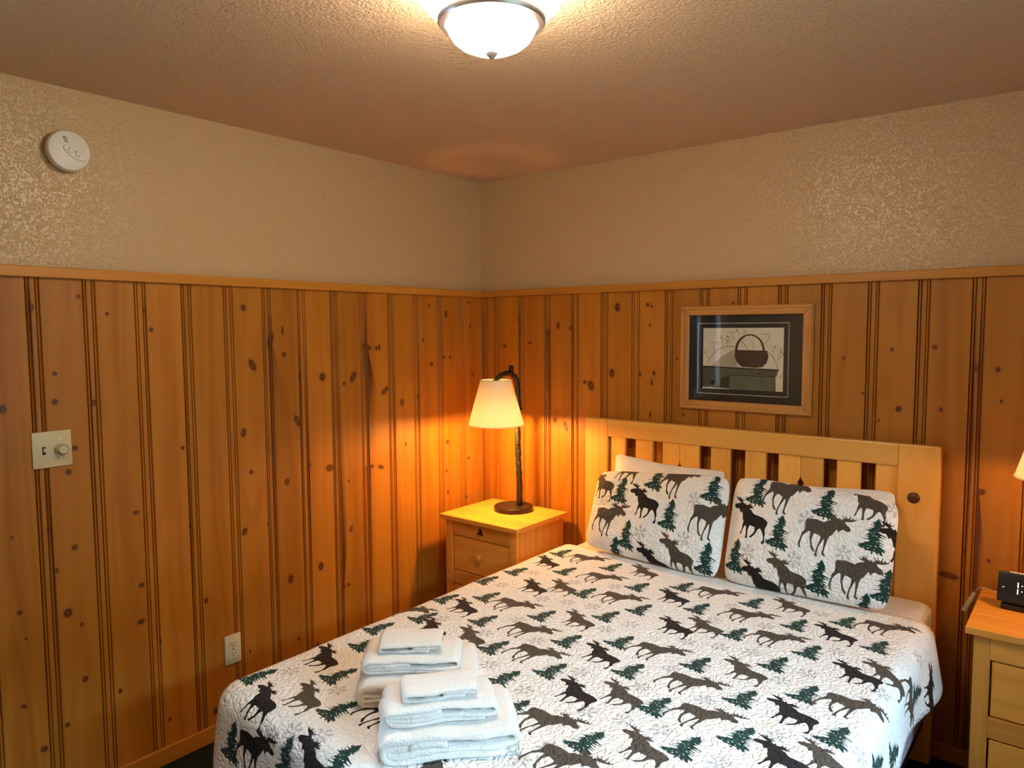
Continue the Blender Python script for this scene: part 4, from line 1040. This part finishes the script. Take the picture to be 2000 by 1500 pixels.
def sham_motifs(lst, thick):
    def f(Wd, Hd, bl, br, tr, tl, nrm):
        out = []
        c0 = (bl + br + tr + tl) / 4 + nrm * thick * .8
        A_ = np.stack([((br - bl) + (tr - tl)) / 2 / Wd, ((tl - bl) + (tr - br)) / 2 / Hd], 1)
        for k, u, v in sorted(lst, key=lambda q: 'STLR'.index(q[0][0]) + (.5 if q[0].endswith('D') else 0)):
            d = ray(u, v); t_ = np.dot(c0 - CAM, nrm) / np.dot(d, nrm); P = CAM + t_ * d - c0
            ab = np.linalg.lstsq(A_, P, rcond=None)[0]
            out += place(k, ab[0] + Wd / 2, ab[1] + Hd / 2, 1.0, 1.12)
        return out
    return f
def C(u, v, y=None, z=None):
    return px(u, v, 1, y) if y is not None else px(u, v, 2, z)
PIL1 = [('T',1212,955),('LD',1259,981),('R',1328,940),('T',1280,930),('T',1391,955),('R',1190,1015),('T',1307,1006),('R',1389,1015),('T',1221,1045),('LD',1268,1100),('L',1318,1082),('T',1373,1086),('T',1192,1078),('L',1172,940),('S',1359,979),('S',1252,1041),('S',1335,1052),('S',1179,972),('L',1215,905)]
PIL2 = [('T',1477,957),('LD',1463,1014),('R',1538,966),('T',1611,980),('L',1689,975),('T',1520,1040),('R',1615,1045),('T',1704,1045),('LD',1760,1065),('T',1430,1082),('LD',1480,1138),('L',1534,1125),('T',1596,1129),('R',1675,1129),('T',1726,1148),('T',1681,1197),('S',1576,1015),('S',1459,1078),('S',1552,1094),('S',1648,1082),('S',1747,987)]
TH_ = .066
pillow('pillow_sham', [C(1139, 1067, y=-.408), C(1404, 1136, y=-.418), C(1432, 929, y=-.265), C(1170, 917, y=-.265)], TH_, PRINT, sham_motifs(PIL1, TH_), 'moose-print pillow on the lamp side of the bed', 'pillow', 'moose print pillows', seed=2.3, pinch=.016)
pillow('pillow_sham', [C(1408, 1136, y=-.418), C(1737, 1200, y=-.408), C(1762, 977, y=-.265), C(1437, 926, y=-.265)], TH_, PRINT, sham_motifs(PIL2, TH_), 'moose-print pillow on the alarm clock side of the bed', 'pillow', 'moose print pillows', seed=5.1, pinch=.016)
pillow('bed_pillow', [C(1175, 1030, y=-.27), C(1405, 1075, y=-.27), C(1424, 918, y=-.128), C(1199, 881, y=-.128)], .028, [M['sheet']], None, 'white striped pillow poking out above the lamp-side moose pillow', 'pillow', 'white bed pillows', seed=8.4, wrinkle=.009, pinch=.10)
pillow('bed_pillow', [C(1450, 1080, y=-.27), C(1735, 1125, y=-.27), C(1756, 958, y=-.128), C(1470, 940, y=-.128)], .028, [M['sheet']], None, 'white pillow whose corner shows above the clock-side moose pillow', 'pillow', 'white bed pillows', seed=11.2, wrinkle=.006, pinch=.03)

# ---- towels: each a folded ribbon of cloth
def towel(name, base, ang, W_, D_, th, label, seed, layers=4, roll=True):
    """spiral fold seen from its front end; W_ along the front, D_ depth, th thickness of one layer"""
    gap = th * 1.06
    zs = [th / 2 + gap * k for k in range(layers)]
    path = []
    def arc(cx, cz, r, a0, a1, n=8):
        return [(cx + r * math.cos(a0 + (a1 - a0) * k / n), cz + r * math.sin(a0 + (a1 - a0) * k / n)) for k in range(n + 1)]
    lo, hi, inset = 0, layers - 1, 0.0
    x0, x1 = -W_ / 2, W_ / 2
    path += [(x1 - .03, zs[lo]), (0, zs[lo])]
    side = -1
    while lo < hi:
        r = (zs[hi] - zs[lo]) / 2; cz = (zs[hi] + zs[lo]) / 2
        if side < 0:      # round the left end, rising
            path += arc(x0 + inset + r, cz, r, -math.pi / 2, -3 * math.pi / 2)
            path += [(0, zs[hi])]; lo += 1
        else:             # round the right end, falling
            path += arc(x1 - inset - r, cz, r, math.pi / 2, -math.pi / 2)
            path += [(0, zs[lo])]; hi -= 1
        inset += th * .6 if side > 0 else 0
        side = -side
    path.append((x1 - .02 - inset if side < 0 else x0 + .05 + inset, path[-1][1]))
    # resample
    P = np.array(path); seg = np.linalg.norm(np.diff(P, axis=0), axis=1); cum = np.concatenate([[0], np.cumsum(seg)])
    n = max(40, int(cum[-1] / .009)); s = np.linspace(0, cum[-1], n)
    P = np.stack([np.interp(s, cum, P[:, 0]), np.interp(s, cum, P[:, 1])], 1)
    Tn = np.gradient(P, axis=0); Tn /= np.linalg.norm(Tn, axis=1)[:, None]; Nn = np.stack([-Tn[:, 1], Tn[:, 0]], 1)
    half = th / 2
    prof = [(-half * .3, -1), (-half * .85, -.993), (-half, -.975)]     # rounded ends along the depth
    deps = [(-1.0, .25), (-.992, .62), (-.975, .88), (-.945, 1.0)] + [(q, 1.0) for q in np.linspace(-.9, .9, 15)] + [(.945, 1.0), (.975, .88), (.992, .62), (1.0, .25)]
    verts, faces = [], []
    nd = len(deps)
    for sgn in (1, -1):
        for j, (q, k_) in enumerate(deps):
            for i in range(n):
                x, z = P[i] + Nn[i] * half * k_ * sgn
                y_ = q * D_ / 2 * (1 + .012 * math.sin(i * .21 + seed))
                v = Vector((x, y_, z))
                o_ = noise.noise_vector(Vector((x * 11 + seed, y_ * 11, z * 20))) * .0060 + noise.noise_vector(Vector((x * 34, y_ * 34 + seed, z * 40))) * .0026
                sag = -.010 * (abs(q) ** 4) * min(1, z / .05)
                verts.append((x + o_.x, y_ + o_.y, max(.0005, z + o_.z * min(1, z / .01) + sag)))
    S_ = nd * n
    for j in range(nd - 1):
        for i in range(n - 1):
            a = j * n + i; faces.append((a, a + n, a + n + 1, a + 1)); faces.append((S_ + a, S_ + a + 1, S_ + a + n + 1, S_ + a + n))
    for i in range(n - 1):
        faces.append((i, i + 1, S_ + i + 1, S_ + i)); a = (nd - 1) * n + i; faces.append((a, S_ + a, S_ + a + 1, a + 1))
    for j in range(nd - 1):
        a = j * n; faces.append((a, S_ + a, S_ + a + n, a + n)); a = j * n + n - 1; faces.append((a, a + n, S_ + a + n, S_ + a))
    me = bpy.data.meshes.new(name); me.from_pydata(verts, [], faces); me.update()
    bm = bmesh.new(); bm.from_mesh(me); bmesh.ops.recalc_face_normals(bm, faces=bm.faces); bm.to_mesh(me); bm.free()
    me.transform(Matrix.Translation(base) @ Matrix.Rotation(ang, 4, 'Z'))
    o = link(name, me, M['towel'], origin=base, smooth=True)
    tag(o, label, 'towel', 'white towels stacked on the bed')
    return o
ANG = math.radians(47)
U = Vector((math.cos(ANG), math.sin(ANG), 0)); Vv = Vector((-math.sin(ANG), math.cos(ANG), 0))
zq = QZ + .003
def spot(u, v, z): p = px(u, v, 2, z); return Vector((p[0], p[1], z))
def stack(fl, fr, D_, names, seeds, twist):
    """fl, fr: front left and right corner pixels of the bottom towel"""
    a, b = spot(*fl, zq), spot(*fr, zq)
    ang = math.atan2(b.y - a.y, b.x - a.x); u = (b - a).normalized(); v = Vector((-u.y, u.x, 0)); W0 = (b - a).length
    c0 = (a + b) / 2 + v * D_ / 2
    z = zq
    specs = [(W0, D_, .0170, 4, (0, 0)), (W0 * .82, D_ * .62, .0105, 4, (-.018, -.014)), (W0 * .54, D_ * .46, .0090, 3, (-.020, -.014))]
    for (W_, Dd, th, ly, off), lab, sd, tw in zip(specs, names, seeds, twist):
        towel('folded_towel', tuple(c0 + u * off[0] + v * off[1] + Vector((0, 0, z - zq))), ang + tw, W_, Dd, th, lab, sd, ly)
        z += th * 1.06 * ly + .002
stack((745, 1500), (1012, 1472), .22, ['white bath towel at the bottom of the towel stack nearest the camera', 'white hand towel in the middle of the towel stack nearest the camera', 'white washcloth on top of the towel stack nearest the camera'], (1.1, 2.7, 4.2), (0, .03, .05))
stack((700, 1386), (934, 1374), .24, ['white bath towel at the bottom of the farther towel stack', 'white hand towel in the middle of the farther towel stack', 'white washcloth on top of the farther towel stack'], (6.3, 7.9, 9.4), (0, -.04, -.06))
print('done', time.time() - T0)
